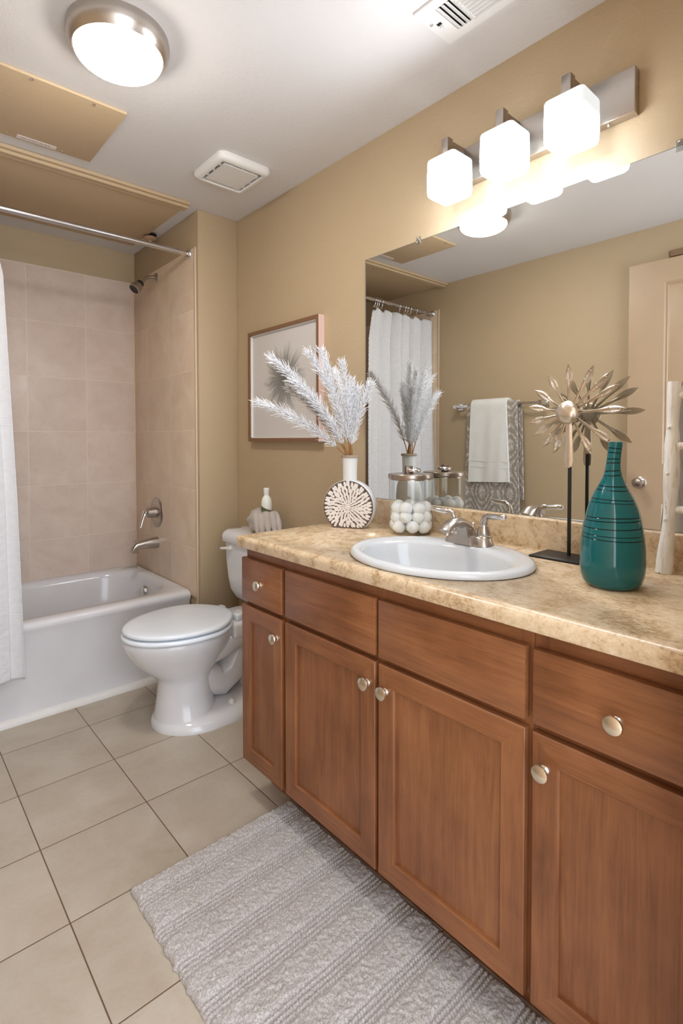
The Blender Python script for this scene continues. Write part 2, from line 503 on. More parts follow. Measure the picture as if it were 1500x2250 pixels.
for k in (-.055, 0.0, .055):
    for q in (-1, 1):
        MB().box((FC[0] + k - .002, FC[1] + q * .090 - .010, H - .026), (FC[0] + k + .002, FC[1] + q * .090 + .010, H - .009)).build('grille_rib', M_PLASTIC, t)
        MB().box((FC[0] + q * .090 - .008, FC[1] + k - .002, H - .026), (FC[0] + q * .090 + .008, FC[1] + k + .002, H - .009)).build('grille_rib', M_PLASTIC, t)

# supply register
t = thing('air_register', 'white metal louvered air register on the ceiling at the top picture edge', 'air vent', (-.276, .80, H))
x0, x1, y0, y1 = -.356, -.192, .60, .998
m = MB()
m.box((x0, y0 + .0301, H - .006), (x0 + .030, y1 - .0521, H), .0); m.box((x1 - .030, y0 + .0301, H - .006), (x1, y1 - .0521, H), .0)
m.box((x0, y1 - .052, H - .006), (x1, y1, H), .0); m.box((x0, y0, H - .006), (x1, y0 + .03, H), .0)
m.build('register_frame', M_PLASTIC, t)
MB().box((x0 + .02, y0 + .02, H - .001), (x1 - .02, y1 - .03, H - .0002)).build('duct_opening_shade', M_DARK, t)  # dark sheet above the louvers, painted as the shade of the duct
m = MB()
for k in range(4):
    yy = y1 - .060 - k * .0145
    m.box((-.0005, -.0075, -.001), (x1 - x0 - .0595, .0075, .001), mat=Matrix.Translation((x0 + .030, yy, H - .006)) @ Matrix.Rotation(.55, 4, 'X'))
yend = y1 - .060 - 3 * .0145 - .006
for k in range(8):
    xx = x0 + .036 + k * .0135
    m.box((-.006, 0, -.0008), (.006, yend - y0 - .028, .0008), mat=Matrix.Translation((xx, y0 + .028, H - .007)) @ Matrix.Rotation(.85, 4, 'Y'))
m.box((x0 + .03, yend - .006, H - .008), (x1 - .03, yend, H - .001))
m.build('louvers', M_PLASTIC, t)
m = MB().box((-.283, y1 - .036, H - .0065), (-.273, y1 - .022, H - .0055), mi=1)  # dark patch painted as the shaded lever slot
m.box((-.274, y1 - .034, H - .015), (-.262, y1 - .026, H - .005), .002, mi=0)
m.build('damper_lever', [M_PLASTIC, M_DARK], t)
MB().lathe([(0, -.003), (.004, -.002), (.005, 0)], 12, Matrix.Translation((-.292, y1 - .012, H - .006))).build('screw', M_NICKEL, t)

# ------------------------------------------------------------------ vanity light
t = thing('vanity_light', 'brushed nickel wall light bar with three frosted glass cube shades above the mirror', 'wall light', (0, .853, 2.15))
MB().box((-.030, .536, 2.093), (0, 1.172, 2.212), .004).build('back_plate', M_NICKEL, t)
MB().lathe([(0, 0), (.004, 0), (.004, .004), (.0025, .006), (0, .006)], 12, axis_mat((-.018, .575 + .03, 2.093), (0, 0, -1))).build('screw', M_CHROME, t)
for yc in (1.0595, .862, .664):
    b = MB()
    b.box((-.121, yc - .003, 2.138), (-.095, yc + .023, 2.216), .0015)
    b.box((-.100, yc - .002, 2.186), (-.028, yc + .022, 2.210), .0015)
    b.build('bracket', metal('bracket_nickel', (170, 160, 152), .3), t)
    # blown glass cube, open look, rounded corners
    s = MB()
    rings = []
    for (z, k, r) in ((2.150, .040, .010), (2.149, .047, .011), (2.145, .0525, .011), (2.139, .0545, .011), (2.09, .0550, .011), (2.045, .0548, .012), (2.033, .053, .013), (2.0275, .048, .014), (2.0265, .040, .014)):
        rings.append(rrect(-.108, yc, k * .955, k, r, z, 5))
    s.loft(rings)
    o = s.build('glass_shade', M_SHADE, None, 60)
    o.parent = t; o.matrix_parent_inverse = Matrix.Translation(-Vector(t.location))   # keeps world heights for the glow of the glass

# ------------------------------------------------------------------ mirror
t = thing('wall_mirror', 'large frameless rectangular mirror above the countertop backsplash', 'mirror', (0, .88, 1.5))
MB().box((-.005, .21, 1.0195), (-.0002, 1.5527, 1.9754)).build('mirror_glass', M_MIRROR, t)
m = MB().box((-.0056, 1.5505, 1.0195), (-.0001, 1.5535, 1.9757))
m.box((-.0056, .21, 1.9749), (-.0001, 1.5535, 1.9760)); m.box((-.0056, .21, 1.0185), (-.0001, 1.5535, 1.0196))
m.build('ground_edge', plain('mirror_edge', (120, 124, 116), .2), t)
for (yy, lb) in ((1.275, 'clear plastic mirror clip near the left top corner of the mirror'), (.441, 'clear plastic mirror clip at the right end of the mirror top')):
    c = thing('mirror_clip', lb, 'clip', (0, yy, 1.975), group='mirror clips')
    MB().box((-.0085, yy - .008, 1.962), (-.0055, yy + .008, 1.990), .001).box((-.0085, yy - .008, 1.9765), (0, yy + .008, 1.990), .001).build('clip_body', M_CLEARPL, c)
    MB().lathe([(0, .0030), (.003, .0025), (.0038, 0)], 10, axis_mat((-.0085, yy, 1.984), (-1, 0, 0))).build('screw', M_CHROME, c)

# ------------------------------------------------------------------ door in the mirror, left wall
dr = MB()
dx0, dx1, dy0, dy1, dz0, dz1 = -1.782, -1.745, .22, 1.193, .012, 2.232
d1 = struct('door_1', dr.box((dx0, dy0, dz0), (dx1 - .008, dy1, dz1), .002), M_DOOR)
def bevel_panel(mb, y0, y1, z0, z1, xf, mats=(0, 0)):
    """moulded frame and raised field, facing +X"""
    lv = [(0, xf), (.008, xf - .006), (.016, xf - .002), (.022, xf - .009), (.048, xf - .003)]
    rings = [[(x, y0 + i, z0 + i), (x, y1 - i, z0 + i), (x, y1 - i, z1 - i), (x, y0 + i, z1 - i)] for (i, x) in lv]
    mb.loft(rings, False, True)
fm = MB()
py0, py1 = .40, 1.013
zs = ((.28, .90), (1.116, 2.109))
fm.box((dx1 - .009, py1, dz0), (dx1, dy1, dz1)); fm.box((dx1 - .009, dy0, dz0), (dx1, py0, dz1))
fm.box((dx1 - .009, py0, dz0), (dx1, py1, zs[0][0])); fm.box((dx1 - .009, py0, zs[0][1]), (dx1, py1, zs[1][0])); fm.box((dx1 - .009, py0, zs[1][1]), (dx1, py1, dz1))
for z in zs: bevel_panel(fm, py0, py1, z[0], z[1], dx1)
fm.build('door_face', M_DOOR, d1, 30)
kb = MB().lathe([(0, 0), (.033, 0), (.033, .004), (.026, .009), (.013, .011), (.011, .026), (.018, .032), (.027, .042), (.0285, .052), (.024, .062), (.012, .067), (0, .068)], 28, axis_mat((dx1, 1.120, 1.008), (1, 0, 0)))
kb.build('door_knob', M_NICKEL, d1)
MB().box((dx0 + .010, dy1 - .0005, .975), (dx0 + .026, dy1 + .0015, 1.035), .0005).build('latch_plate', M_NICKELW, d1)
MB().box((dx0 + .014, dy1, .995), (dx0 + .022, dy1 + .010, 1.015), .002).build('latch_bolt', M_NICKELW, d1)
m = MB(); m.loft([[(XL + .001, .45, 2.234), (XL + .001, 1.010, 2.234), (XL + .001, 1.010, 2.282), (XL + .001, .45, 2.282)], [(XL + .040, .47, 2.242), (XL + .040, .990, 2.242), (XL + .040, .990, 2.276), (XL + .040, .47, 2.276)]])
struct('trim_4', m, plain('dark_tan_trim', (128, 102, 72), .5))
# casing of the open doorway
cs = MB().box((DX1 - .012, YF - .125, 0), (DX1 + .055, YF - .120, DZ + .05), .002).box((DX1 - .012, YF - .12, 0), (DX1, YF, DZ))
struct('trim_5', cs, M_DOOR)

# ------------------------------------------------------------------ towel bar and towels on the left wall
BX, BZ = XL + .068, 1.492
t = thing('towel_bar', 'square chrome towel bar on the tan wall seen in the mirror', 'towel bar', (XL, 2.05, BZ))
MB().box((BX - .008, 1.700, BZ - .008), (BX + .008, 2.395, BZ + .008), .001).build('bar', M_CHROME, t)
for y in (1.712, 2.372):
    MB().box((XL, y - .014, BZ - .014), (BX + .012, y + .014, BZ + .014), .002).box((XL, y - .024, BZ - .024), (XL + .010, y + .024, BZ + .024), .002).build('post', M_CHROME, t)

def draped(name, mat, parent, y0, y1, zf, zb, gap, thick, top, slant=0., flare=0., wav=.003, seed=1, ny=26):
    """sheet folded over the bar; front leg faces +X"""
    prof = []
    rr = top
    for z in np.linspace(zf, BZ, 22): prof.append((BX + rr, z, 1 - (z - zf) / (BZ - zf), 'f'))
    for a in np.linspace(0, PI, 9)[1:-1]: prof.append((BX + rr * math.cos(a), BZ + rr * math.sin(a), 0, 't'))
    for z in np.linspace(BZ, zb, 16): prof.append((BX - rr, z, (BZ - z) / (BZ - zb), 'b'))
    def sheet(off):
        rows = []
        for (x, z, k, s) in prof:
            row = []
            for j in range(ny):
                u = j / (ny - 1)
                ye0 = y0 - flare * k; ye1 = y1 + flare * .7 * k
                y = ye0 + (ye1 - ye0) * u
                w = wav * (k ** .7) * math.sin(u * 9 + seed) + wav * .6 * k * math.sin(u * 21 + seed * 2 + z * 6)
                if s == 'f': xx = x + off + w; zz = z - slant * u * (k ** 3)
                elif s == 't':
                    a = math.atan2(z - BZ, x - BX); xx = x + off * math.cos(a); zz = z + off * math.sin(a)
                else: xx = x - off + min(0, w) * .3; zz = z; y = y0 - flare * k * .6 + (y1 - y0 + flare * k * 1.0) * u - .012
                row.append((max(xx, XL + .004), y, zz))
            rows.append(row)
        return rows
    A = sheet(thick / 2); B = sheet(-thick / 2)
    mb = MB()
    n = ny
    vs = [p for r in A for p in r] + [p for r in B for p in r]; o = len(A) * n
    fs = []
    for i in range(len(A) - 1):
        for j in range(n - 1):
            a = i * n + j
            fs.append((a, a + 1, a + n + 1, a + n)); fs.append((o + a, o + a + n, o + a + n + 1, o + a + 1))
        fs.append((i * n, (i + 1) * n, o + (i + 1) * n, o + i * n)); fs.append((i * n + n - 1, o + i * n + n - 1, o + (i + 1) * n + n - 1, (i + 1) * n + n - 1))
    L = len(A) - 1
    for j in range(n - 1):
        fs.append((j, o + j, o + j + 1, j + 1)); fs.append((L * n + j, L * n + j + 1, o + L * n + j + 1, o + L * n + j))
    mb.add(vs, fs)
    return mb.build(name, mat, parent, 60)

def damask():
    t = NT('grey_damask_towel'); p = t.pos()
    sep = t.n.new('ShaderNodeSeparateXYZ'); t.link(p, sep.inputs[0])
    Y = t.math('MULTIPLY', t.math('SUBTRACT', sep.outputs[1], 1.915), 2 * PI / .215)
    Z = t.math('MULTIPLY', t.math('SUBTRACT', sep.outputs[2], 1.215), 2 * PI / .33)
    a = t.math('ADD', t.math('COSINE', Y), t.math('COSINE', Z))
    wv = t.math('SINE', t.math('MULTIPLY', a, 7.5))
    n = t.noise(p, 34, 3, .6, 2.2)
    curls = t.math('SINE', t.math('ADD', t.math('MULTIPLY', n, 38), t.math('MULTIPLY', a, 3)))
    vor = t.n.new('ShaderNodeTexVoronoi'); vor.inputs['Scale'].default_value = 42; t.link(p, vor.inputs['Vector'])
    ring = t.math('SINE', t.math('MULTIPLY', vor.outputs['Distance'], 13))
    f = t.math('ADD', t.math('MULTIPLY', wv, .55), t.math('ADD', t.math('MULTIPLY', curls, .3), t.math('MULTIPLY', ring, .45)))
    col = t.ramp(f, [(.30, s2l((150, 142, 132))), (.42, s2l((204, 197, 188)))])
    return t.done(col, .9, t.bump(t.noise(p, 260, 2), .5, .003))
t = thing('bath_towel', 'grey and white damask patterned bath towel hung over the towel bar', 'towel', (BX, 2.06, BZ))
draped('towel_cloth', damask(), t, 1.868, 2.258, .50, .85, .01, .012, .020, 0, .03, .006, 3)
t = thing('hand_towel', 'plain white hand towel draped over the patterned towel', 'towel', (BX, 2.08, BZ))
draped('towel_cloth', M_TOWELW, t, 1.940, 2.215, .965, 1.10, .01, .016, .0365, .015, .025, .004, 5)
m = MB()
for (z0, z1) in ((1.100, 1.104), (1.060, 1.062)):
    m.box((BX + .0445, 1.925, z0), (BX + .0475, 2.232, z1), .0008)
m.build('woven_band', M_TOWELW, t)

# ------------------------------------------------------------------ bathtub
t = thing('bathtub', 'white enamel alcove bathtub with flat apron front', 'bathtub', (-1.02, 3.05, 0))
TX0, TX1 = XL + .001, XW - TT - .0005
def rr2(x0, x1, y0, y1, r, z, n=8):
    return rrect((x0 + x1) / 2, (y0 + y1) / 2, (x1 - x0) / 2, (y1 - y0) / 2, r, z, n)
YA = 2.6660
m = MB()
rings = [rr2(TX0, TX1, YA + .012, YB - TT - .001, .004, .0), rr2(TX0, TX1, YA + .010, YB - TT - .001, .004, .120), rr2(TX0, TX1, YA + .002, YB - TT - .001, .004, .145),
         rr2(TX0, TX1, YA + .002, YB - TT - .001, .006, .38), rr2(TX0, TX1, YA - .014, YB - TT - .001, .010, .405), rr2(TX0, TX1, YA - .018, YB - TT - .001, .014, .422),
         rr2(TX0 + .001, TX1 - .001, YA - .014, YB - TT - .001, .020, .436), rr2(TX0 + .003, TX1 - .003, YA + .002, YB - TT - .002, .03, ZR),
         rr2(-1.735, -.282, 2.724, 3.385, .22, ZR + .001), rr2(-1.728, -.290, 2.733, 3.377, .22, ZR - .006), rr2(-1.715, -.300, 2.745, 3.365, .22, ZR - .035),
         rr2(-1.66, -.325, 2.77, 3.34, .20, .25), rr2(-1.58, -.36, 2.81, 3.30, .17, .13), rr2(-1.52, -.41, 2.85, 3.26, .14, .10)]
m.loft(rings).build('tub_shell', M_TUB, t, 50)
MB().lathe([(0, .020), (.026, .019), (.034, .014), (.036, 0)], 32, axis_mat((-.313, 3.12, .350), (-1, 0, .12))).box((-.339, 3.10, .340), (-.331, 3.14, .347), .002).build('overflow_plate', M_CHROME, t)
MB().lathe([(0, .004), (.03, .003), (.034, 0)], 24, Matrix.Translation((-.53, 3.055, .10))).build('drain', M_CHROME, t)
struct('trim_6', MB().loft([[(TX0, YA + .011, 0), (TX0, YA - .012, 0), (TX0, YA - .012, .014), (TX0, YA - .002, .026), (TX0, YA + .011, .030)], [(TX1 - .002, YA + .011, 0), (TX1 - .002, YA - .012, 0), (TX1 - .002, YA - .012, .014), (TX1 - .002, YA - .002, .026), (TX1 - .002, YA + .011, .030)]]), plain('white_floor_trim', (226, 223, 219), .5))
XT = XW - TT
# spout
t = thing('tub_spout', 'brushed nickel tub spout above the bathtub rim', 'tub spout', (XT, 3.10, .63))
m = MB()
pth = []
for (x, zc, hz, hy) in ((0, .637, .034, .031), (-.02, .637, .033, .030), (-.06, .637, .029, .027), (-.10, .635, .025, .024), (-.125, .632, .021, .022), (-.142, .624, .020, .021), (-.152, .612, .016, .020), (-.155, .604, .010, .018)):
    pth.append([(XT + x, 3.10 + hy * math.cos(a), zc + hz * math.sin(a)) for a in np.linspace(0, 2 * PI, 25)[:-1]])
m.loft(pth).box((XT - .154, 3.084, .592), (XT - .122, 3.116, .625), .006)
m.build('spout_body', M_NICKEL, t, 50)
MB().lathe([(0, 0), (.004, 0), (.004, .016), (.0075, .018), (.0075, .024), (0, .025)], 14, Matrix.Translation((XT - .138, 3.10, .640))).build('diverter_knob', M_NICKEL, t)
# valve
t = thing('shower_valve', 'round brushed nickel shower valve plate with single lever handle', 'shower valve', (XT, 3.105, .818))
MB().lathe([(0, .012), (.05, .012), (.078, .009), (.088, .004), (.090, 0)], 48, axis_mat((XT, 3.105, .818), (-1, 0, 0))).build('escutcheon', M_NICKEL, t)
MB().lathe([(.032, .010), (.030, .03), (.027, .055), (.027, .062), (.020, .068), (0, .069)], 28, axis_mat((XT, 3.105, .818), (-1, 0, 0))).build('valve_hub', M_NICKEL, t)
MB().tube([(XT - .055, 3.105, .828), (XT - .075, 3.10, .824), (XT - .088, 3.09, .800), (XT - .100, 3.085, .770), (XT - .108, 3.08, .745), (XT - .112, 3.078, .738)], [.014, .016, .011, .009, .009, .006], 12, flat=.7).build('lever_handle', M_CHROME, t)
# shower head
t = thing('shower_sprayer', 'brushed nickel shower head on a bent arm high on the tiled wall', 'shower head', (XT, 3.085, 2.205))
MB().lathe([(0, .012), (.012, .012), (.024, .008), (.030, .002), (.030, 0)], 28, axis_mat((XT, 3.085, 2.205), (-1, 0, 0))).build('flange', M_NICKEL, t)
MB().tube([(XT, 3.085, 2.205), (XT - .03, 3.085, 2.206), (XT - .05, 3.085, 2.200), (XT - .068, 3.082, 2.184), (XT - .090, 3.078, 2.160)], .0105, 14).build('arm', M_NICKEL, t)
hd = Vector((-.55, -.10, -.60)).normalized()
p0 = Vector((XT - .092, 3.078, 2.158))
MB().lathe([(0, -.006), (.012, -.006), (.020, 0), (.022, .012), (.020, .018), (0, .018)], 24, axis_mat(p0, hd)).build('swivel_collar', M_BLACK, t)
MB().lathe([(.019, .016), (.026, .020), (.030, .030), (.034, .058), (.034, .064), (.029, .064)], 28, axis_mat(p0, hd)).build('head_shell', M_NICKEL, t)
MB().lathe([(.030, .062), (.020, .060), (.006, .062), (0, .062)], 28, axis_mat(p0, hd)).build('spray_face', M_BLACK, t)

# ------------------------------------------------------------------ shower rod, hooks, curtain
YR, ZRD = 2.6452, 2.2302
t = thing('shower_rod', 'straight brushed metal shower curtain rod across the tub opening', 'curtain rod', (-1.0, YR, ZRD))
MB().tube([(XL + .004, YR, ZRD), (-1.2, YR, ZRD), (XT - .060, YR, ZRD)], .0135, 20).build('rod_tube', metal('rod_metal', (205, 204, 206), .22), t)
MB().tube([(XT - .066, YR, ZRD), (XT - .004, YR, ZRD)], .0120, 20).build('inner_tube', M_CHROME, t)
for (x, d) in ((XT, -1), (XL + TT, 1)):
    MB().lathe([(0, .016), (.016, .016), (.022, .010), (.026, .004), (.026, 0)], 24, axis_mat((x, YR, ZRD), (d, 0, 0))).build('flange', M_CHROME, t)
hook = thing('curtain_hook', 'chrome roller hook holding the white shower curtain on the rod', 'curtain hook', (-1.19, YR, ZRD), group='shower curtain hooks')
R0 = .0175
MB().tube([(0, R0 * math.cos(a), R0 * math.sin(a)) for a in np.linspace(-.5, PI + .9, 16)] + [(0, -.012, -.024), (0, -.004, -.044), (0, .002, -.052), (0, .007, -.046)], .0021, 8).build('wire', M_CHROME, hook, local=True)
MB().sphere((0, .008, -.043), .0042, 10, 6).build('ball_tip', M_CHROME, hook, local=True)
HX = (-1.150, -1.171, -1.189, -1.221, -1.403, -1.463, -1.490, -1.524, -1.591, -1.682, -1.759)
hook.location.x = HX[0]
for x in HX[1:]:
    c = copy_tree(hook); c.location.x = x
def curtain():
    nu, nv = 240, 170
    vs = []; fs = []
    zt, zb = 2.172, .228
    for j in range(nv + 1):
        v = j / nv; z = zt + (zb - zt) * v
        zz = [2.172, 2.10, 1.95, 1.013, .228]; xr = [-1.135, -1.118, -1.088, -1.056, -1.040]
        xe = float(np.interp(-z, [-a for a in zz], xr))
        xl = XL + .012
        yc = YR + (2.600 - YR) * min(1, v * 1.15)
        for i in range(nu + 1):
            u = i / nu
            ph = u * 2 * PI * 6.5 + .8 * math.sin(u * 7) + .25 * math.sin(v * 5 + u * 9)
            amp = .020 + .014 * math.sin(u * 11 + 1) + .008 * v
            x = xl + (xe - xl) * u + .006 * math.sin(ph * 2 + 1)
            y = yc + amp * math.sin(ph) * (1 - .25 * v) - .012 * u * v
            # ruched bands of seersucker
            band = max(0.0, math.sin(u * 2 * PI * 9 + .6)) ** .5
            y += .0030 * band * math.sin(z * 250 + 3 * math.sin(u * 60) + 2.5 * math.sin(z * 37 + u * 20))
            y = min(y, 2.640 if z < .47 else 2.72)
            zz2 = z
            if j == 0: zz2 = z + .018 * math.sin(ph + 1.2) - .012
            vs.append((x, y, zz2))
    for j in range(nv):
        for i in range(nu):
            a = j * (nu + 1) + i
            fs.append((a, a + 1, a + nu + 2, a + nu + 1))
    mb = MB(); mb.add(vs, fs)
    o = mb.build('shower_curtain', M_CURT, None, 180, recalc=False)
    s = o.modifiers.new('cloth', 'SOLIDIFY'); s.thickness = .0016; s.offset = 0
    return o
tc = NT('white_seersucker'); pc = tc.pos()
nz = tc.noise(tc.mapping(pc, (30, 30, 170)), 1, 3, .6)
M_CURT = tc.done(tc.mix(tc.noise(pc, 40, 2), s2l((206, 206, 209)), s2l((222, 222, 224))), .85, tc.bump(nz, .45, .004), Sheen_Weight=.1)
tag(curtain(), 'white crinkled shower curtain gathered at the left end of the rod', 'shower curtain')

# ------------------------------------------------------------------ toilet
TY = 2.235
t = thing('toilet', 'white porcelain toilet with closed lid between the vanity and the bathtub', 'toilet', (-.36, TY, 0))
def egg(xf, xb, hw, z, wx=.42, back=.62, n=40, sq=2.2):
    """outline: x from xf (front tip) to xb; widest at wx of the way from the back"""
    pts = []
    xm = xb + (xf - xb) * wx
    for k in range(n):
        a = 2 * PI * k / n
        c, s = math.cos(a), math.sin(a)
        if c >= 0:   # front half
            x = xm + (xf - xm) * c; y = hw * s
        else:
            e = 2.0 / sq
            x = xm + (xb - xm) * (abs(c) ** e)
            y = hw * math.copysign(abs(s) ** e, s)
            y *= back + (1 - back) * (1 - abs(c) ** 2.0)
        pts.append((x, TY + y, z))
    return pts
m = MB()
prof = [(.0, -.616, -.33, .150), (.012, -.617, -.33, .150), (.03, -.612, -.335, .138), (.06, -.606, -.34, .125), (.13, -.597, -.355, .110), (.19, -.592, -.355, .104), (.21, -.600, -.35, .108), (.23, -.620, -.335, .120), (.255, -.650, -.315, .132),
        (.285, -.680, -.295, .149), (.317, -.704, -.275, .168), (.345, -.722, -.26, .182), (.365, -.732, -.255, .190), (.385, -.740, -.25, .195), (.398, -.740, -.25, .195), (.404, -.734, -.252, .190)]
m.loft([egg(xf, xb, hw, z, .45, .75, 48) for (z, xf, xb, hw) in prof])
# foot and trapway
m.loft([egg(-.620, -.08, .184, .0, .60, .80, 56, 3.2), egg(-.620, -.08, .184, .016, .60, .80, 56, 3.2), egg(-.612, -.085, .170, .034, .58, .80, 56, 3.2), egg(-.596, -.10, .142, .050, .56, .80, 56, 3.2), egg(-.57, -.14, .09, .058, .55, .80, 56, 3.2)])
m.tube([(-.44, TY, .20), (-.36, TY, .15), (-.30, TY, .12), (-.235, TY, .16), (-.20, TY, .235), (-.165, TY, .27), (-.12, TY, .22), (-.11, TY, .05)], [.085, .080, .072, .070, .070, .070, .068, .07], 18)
m.tube([(-.42, TY, .29), (-.33, TY, .30), (-.24, TY, .33), (-.16, TY, .36)], [.125, .115, .11, .115], 20, flat=.6)
m.box((-.29, TY - .118, .335), (-.018, TY + .118, .412), .018, 3)
m.build('bowl', M_PORC, t, 55)
def slab_rings(xf, xb, hw, z0, z1, r, bk):
    out = []
    for (d, z) in ((r * 1.6, z0), (r * .55, z0 + r * .35), (0, z0 + r), (0, z1 - r), (r * .45, z1 - r * .35), (r * 1.3, z1)):
        out.append(egg(xf + d, xb - d * .4, hw - d, z, .44, bk, 64, 2.6))
    return out
MB().loft(slab_rings(-.744, -.255, .209, .4055, .4265, .007, .62)).build('seat', M_SEAT, t, 60)
lr = slab_rings(-.739, -.256, .206, .4310, .4520, .0075, .58)
lr += [egg(-.70, -.275, .175, .4550, .44, .58, 64, 2.6), egg(-.60, -.34, .09, .4565, .44, .58, 64, 2.6)]
MB().loft(lr).build('lid', M_SEAT, t, 60)
for s in (-1, 1):
    MB().box((-.262, TY + s * .075 - .022, .411), (-.232, TY + s * .075 + .022, .443), .008, 3).build('hinge', M_SEAT, t)
tk = []
for (z, xf, hw, r) in ((.452, -.135, .115, .05), (.462, -.152, .140, .055), (.50, -.166, .168, .05), (.56, -.172, .176, .045), (.64, -.176, .182, .04), (.738, -.178, .187, .04)):
    tk.append(rr2(xf, -.012, TY - hw, TY + hw, min(r, .06), z, 6))
MB().loft(tk).build('tank', M_PORC, t, 50)
lidr = [rr2(-.184, -.008, TY - .192, TY + .192, .045, .735, 6), rr2(-.192, -.006, TY - .200, TY + .200, .048, .742, 6), rr2(-.193, -.006, TY - .201, TY + .201, .048, .768, 6), rr2(-.186, -.008, TY - .194, TY + .194, .045, .785, 6), rr2(-.166, -.014, TY - .19, TY + .19, .04, .795, 6), rr2(-.12, -.04, TY - .14, TY + .14, .03, .799, 6)]
MB().loft(lidr).build('tank_lid', M_PORC, t, 60)
MB().lathe([(0, .018), (.010, .018), (.013, .010), (.013, 0)], 16, axis_mat((-.176, TY + .100, .712), (-1, 0, 0))).tube([(-.188, TY + .100, .712), (-.194, TY + .115, .711), (-.197, TY + .135, .708), (-.198, TY + .160, .704), (-.197, TY + .169, .704)], [.009, .010, .009, .0095, .006], 10, flat=.8).build('flush_lever', M_PLASTIC, t)
for s in (-1, 1):
    MB().lathe([(.016, 0), (.016, .010), (.013, .020), (.006, .025), (0, .026)], 18, Matrix.Translation((-.300, TY + s * .112, .046))).build('bolt_cap', M_PLASTIC, t)

# ------------------------------------------------------------------ rolled washcloth and lotion bottle on the tank
t = thing('rolled_washcloth', 'rolled grey terry washcloth lying on the toilet tank lid', 'washcloth', (-.103, 2.145, .798), (0, 0, math.radians(-12)))
m = MB(); ng, nt_ = 46, 34
rings = []
for i in range(ng):
    u = i / (ng - 1)
    y = .108 - .190 * u
    rad = .064 * (min(1, (u * 7 + .02)) ** .5) * (1 - .55 * max(0, u - .5) / .5)
    ring = []
    for k in range(nt_):
        a = 2 * PI * k / nt_
        n = mnoise.noise(Vector((math.cos(a) * 2.2, math.sin(a) * 2.2, u * 3.5))) * .010
        r = rad + n
        x = r * math.cos(a) * .98; z = .060 * (1 - .45 * max(0, u - .5) / .5) + r * math.sin(a) * .93
        yy = y - .020 * math.exp(-((x + .01) ** 2 + (z - .075) ** 2) / .0009) * (u < .22)
        ring.append((x, yy, max(z, .001)))
    rings.append(ring)
m.loft(rings).build('roll', M_TOWELG, t, 80, local=True)
for k, (xa, xb, yb, rr_) in enumerate(((-.050, -.060, -.070, .017), (-.030, -.046, -.092, .0165), (-.004, -.022, -.108, .016), (.022, .004, -.120, .015), (.044, .030, -.118, .014))):
    P = []
    for q in np.linspace(0, 1, 14):
        P.append((xa + (xb - xa) * q, -.010 + (yb + .010) * q ** .8, .110 - .012 * abs(xa) / .05 - (.094 - .012 * abs(xa) / .05) * q ** 1.7 - .003 * math.sin(q * 9 + k)))
    R = [rr_ * (.60 + .55 * math.sin(PI * min(1, .15 + .75 * q))) * (1 - .25 * q ** 4) for q in np.linspace(0, 1, 14)]
    MB().tube(P, R, 14, flat=.75).build('fold', M_TOWELG, t, 80, local=True)
t = thing('lotion_bottle', 'small white lotion bottle with green band on the rolled washcloth', 'bottle', (-.105, 2.126, .913))
prof = [(0, .912), (.022, .912), (.0245, .916), (.0255, .924), (.0255, .940), (.025, .952), (.0225, .968), (.0165, .980), (.0125, .985), (.0115, .991)]
MB().lathe(prof, 32, Matrix.Translation((-.105, 2.126, 0)), sx=1, sy=1).build('bottle_body', plain('lotion_white', (232, 233, 224), .3), t)
MB().lathe([(.0105, .988), (.0125, .990), (.0145, 1.016), (.0145, 1.020), (.013, 1.022), (0, 1.022)], 28, Matrix.Translation((-.105, 2.126, 0))).build('cap', M_PLASTIC, t)
m = MB(); rows = []
for i in range(40):
    a = 2 * PI * i / 40
    top = .928 + .012 * math.cos(a - 2.3)
    rows.append([(-.105 + .0261 * math.cos(a) * (.97 if z < .916 else 1), 2.126 + .0261 * math.sin(a) * (.97 if z < .916 else 1), z) for z in (.913, .916, top)])
vs = [p for r in rows for p in r]; fs = []
for i in range(40):
    j = (i + 1) % 40
    for k in range(2): fs.append((i * 3 + k, j * 3 + k, j * 3 + k + 1, i * 3 + k + 1))
m.add(vs, fs).build('green_band', plain('olive_label', (88, 96, 66), .4), t)

# ------------------------------------------------------------------ framed art
t = thing('framed_art', 'wood framed print of a grey ink flower on the tan wall', 'picture', (0, 2.11, 1.52))
fy0, fy1, fz0, fz1, fx = 1.818, 2.402, 1.243, 1.804, -.034
m = MB(); w = .017
for (a, b) in (((fy0, fz0), (fy1, fz0 + w)), ((fy0, fz1 - w), (fy1, fz1)), ((fy0, fz0 + w), (fy0 + w, fz1 - w)), ((fy1 - w, fz0 + w), (fy1, fz1 - w))):
    lo = (fx, a[0], a[1]); hi = (-.0005, b[0], b[1])
    o_ = len(m.f)
    m.box(lo, hi, 0)
fr = m.build('frame', [M_FRAMEW, plain('pale_lit_frame_side', (226, 196, 186), .5)], t)  # paler wood on the sides, with vanity light put into its colour
for p in fr.data.polygons:
    if abs(p.normal.y) > .9 and (abs(p.center.y + 2.11 - fy0) < .002 or abs(p.center.y + 2.11 - fy1) < .002): p.material_index = 1
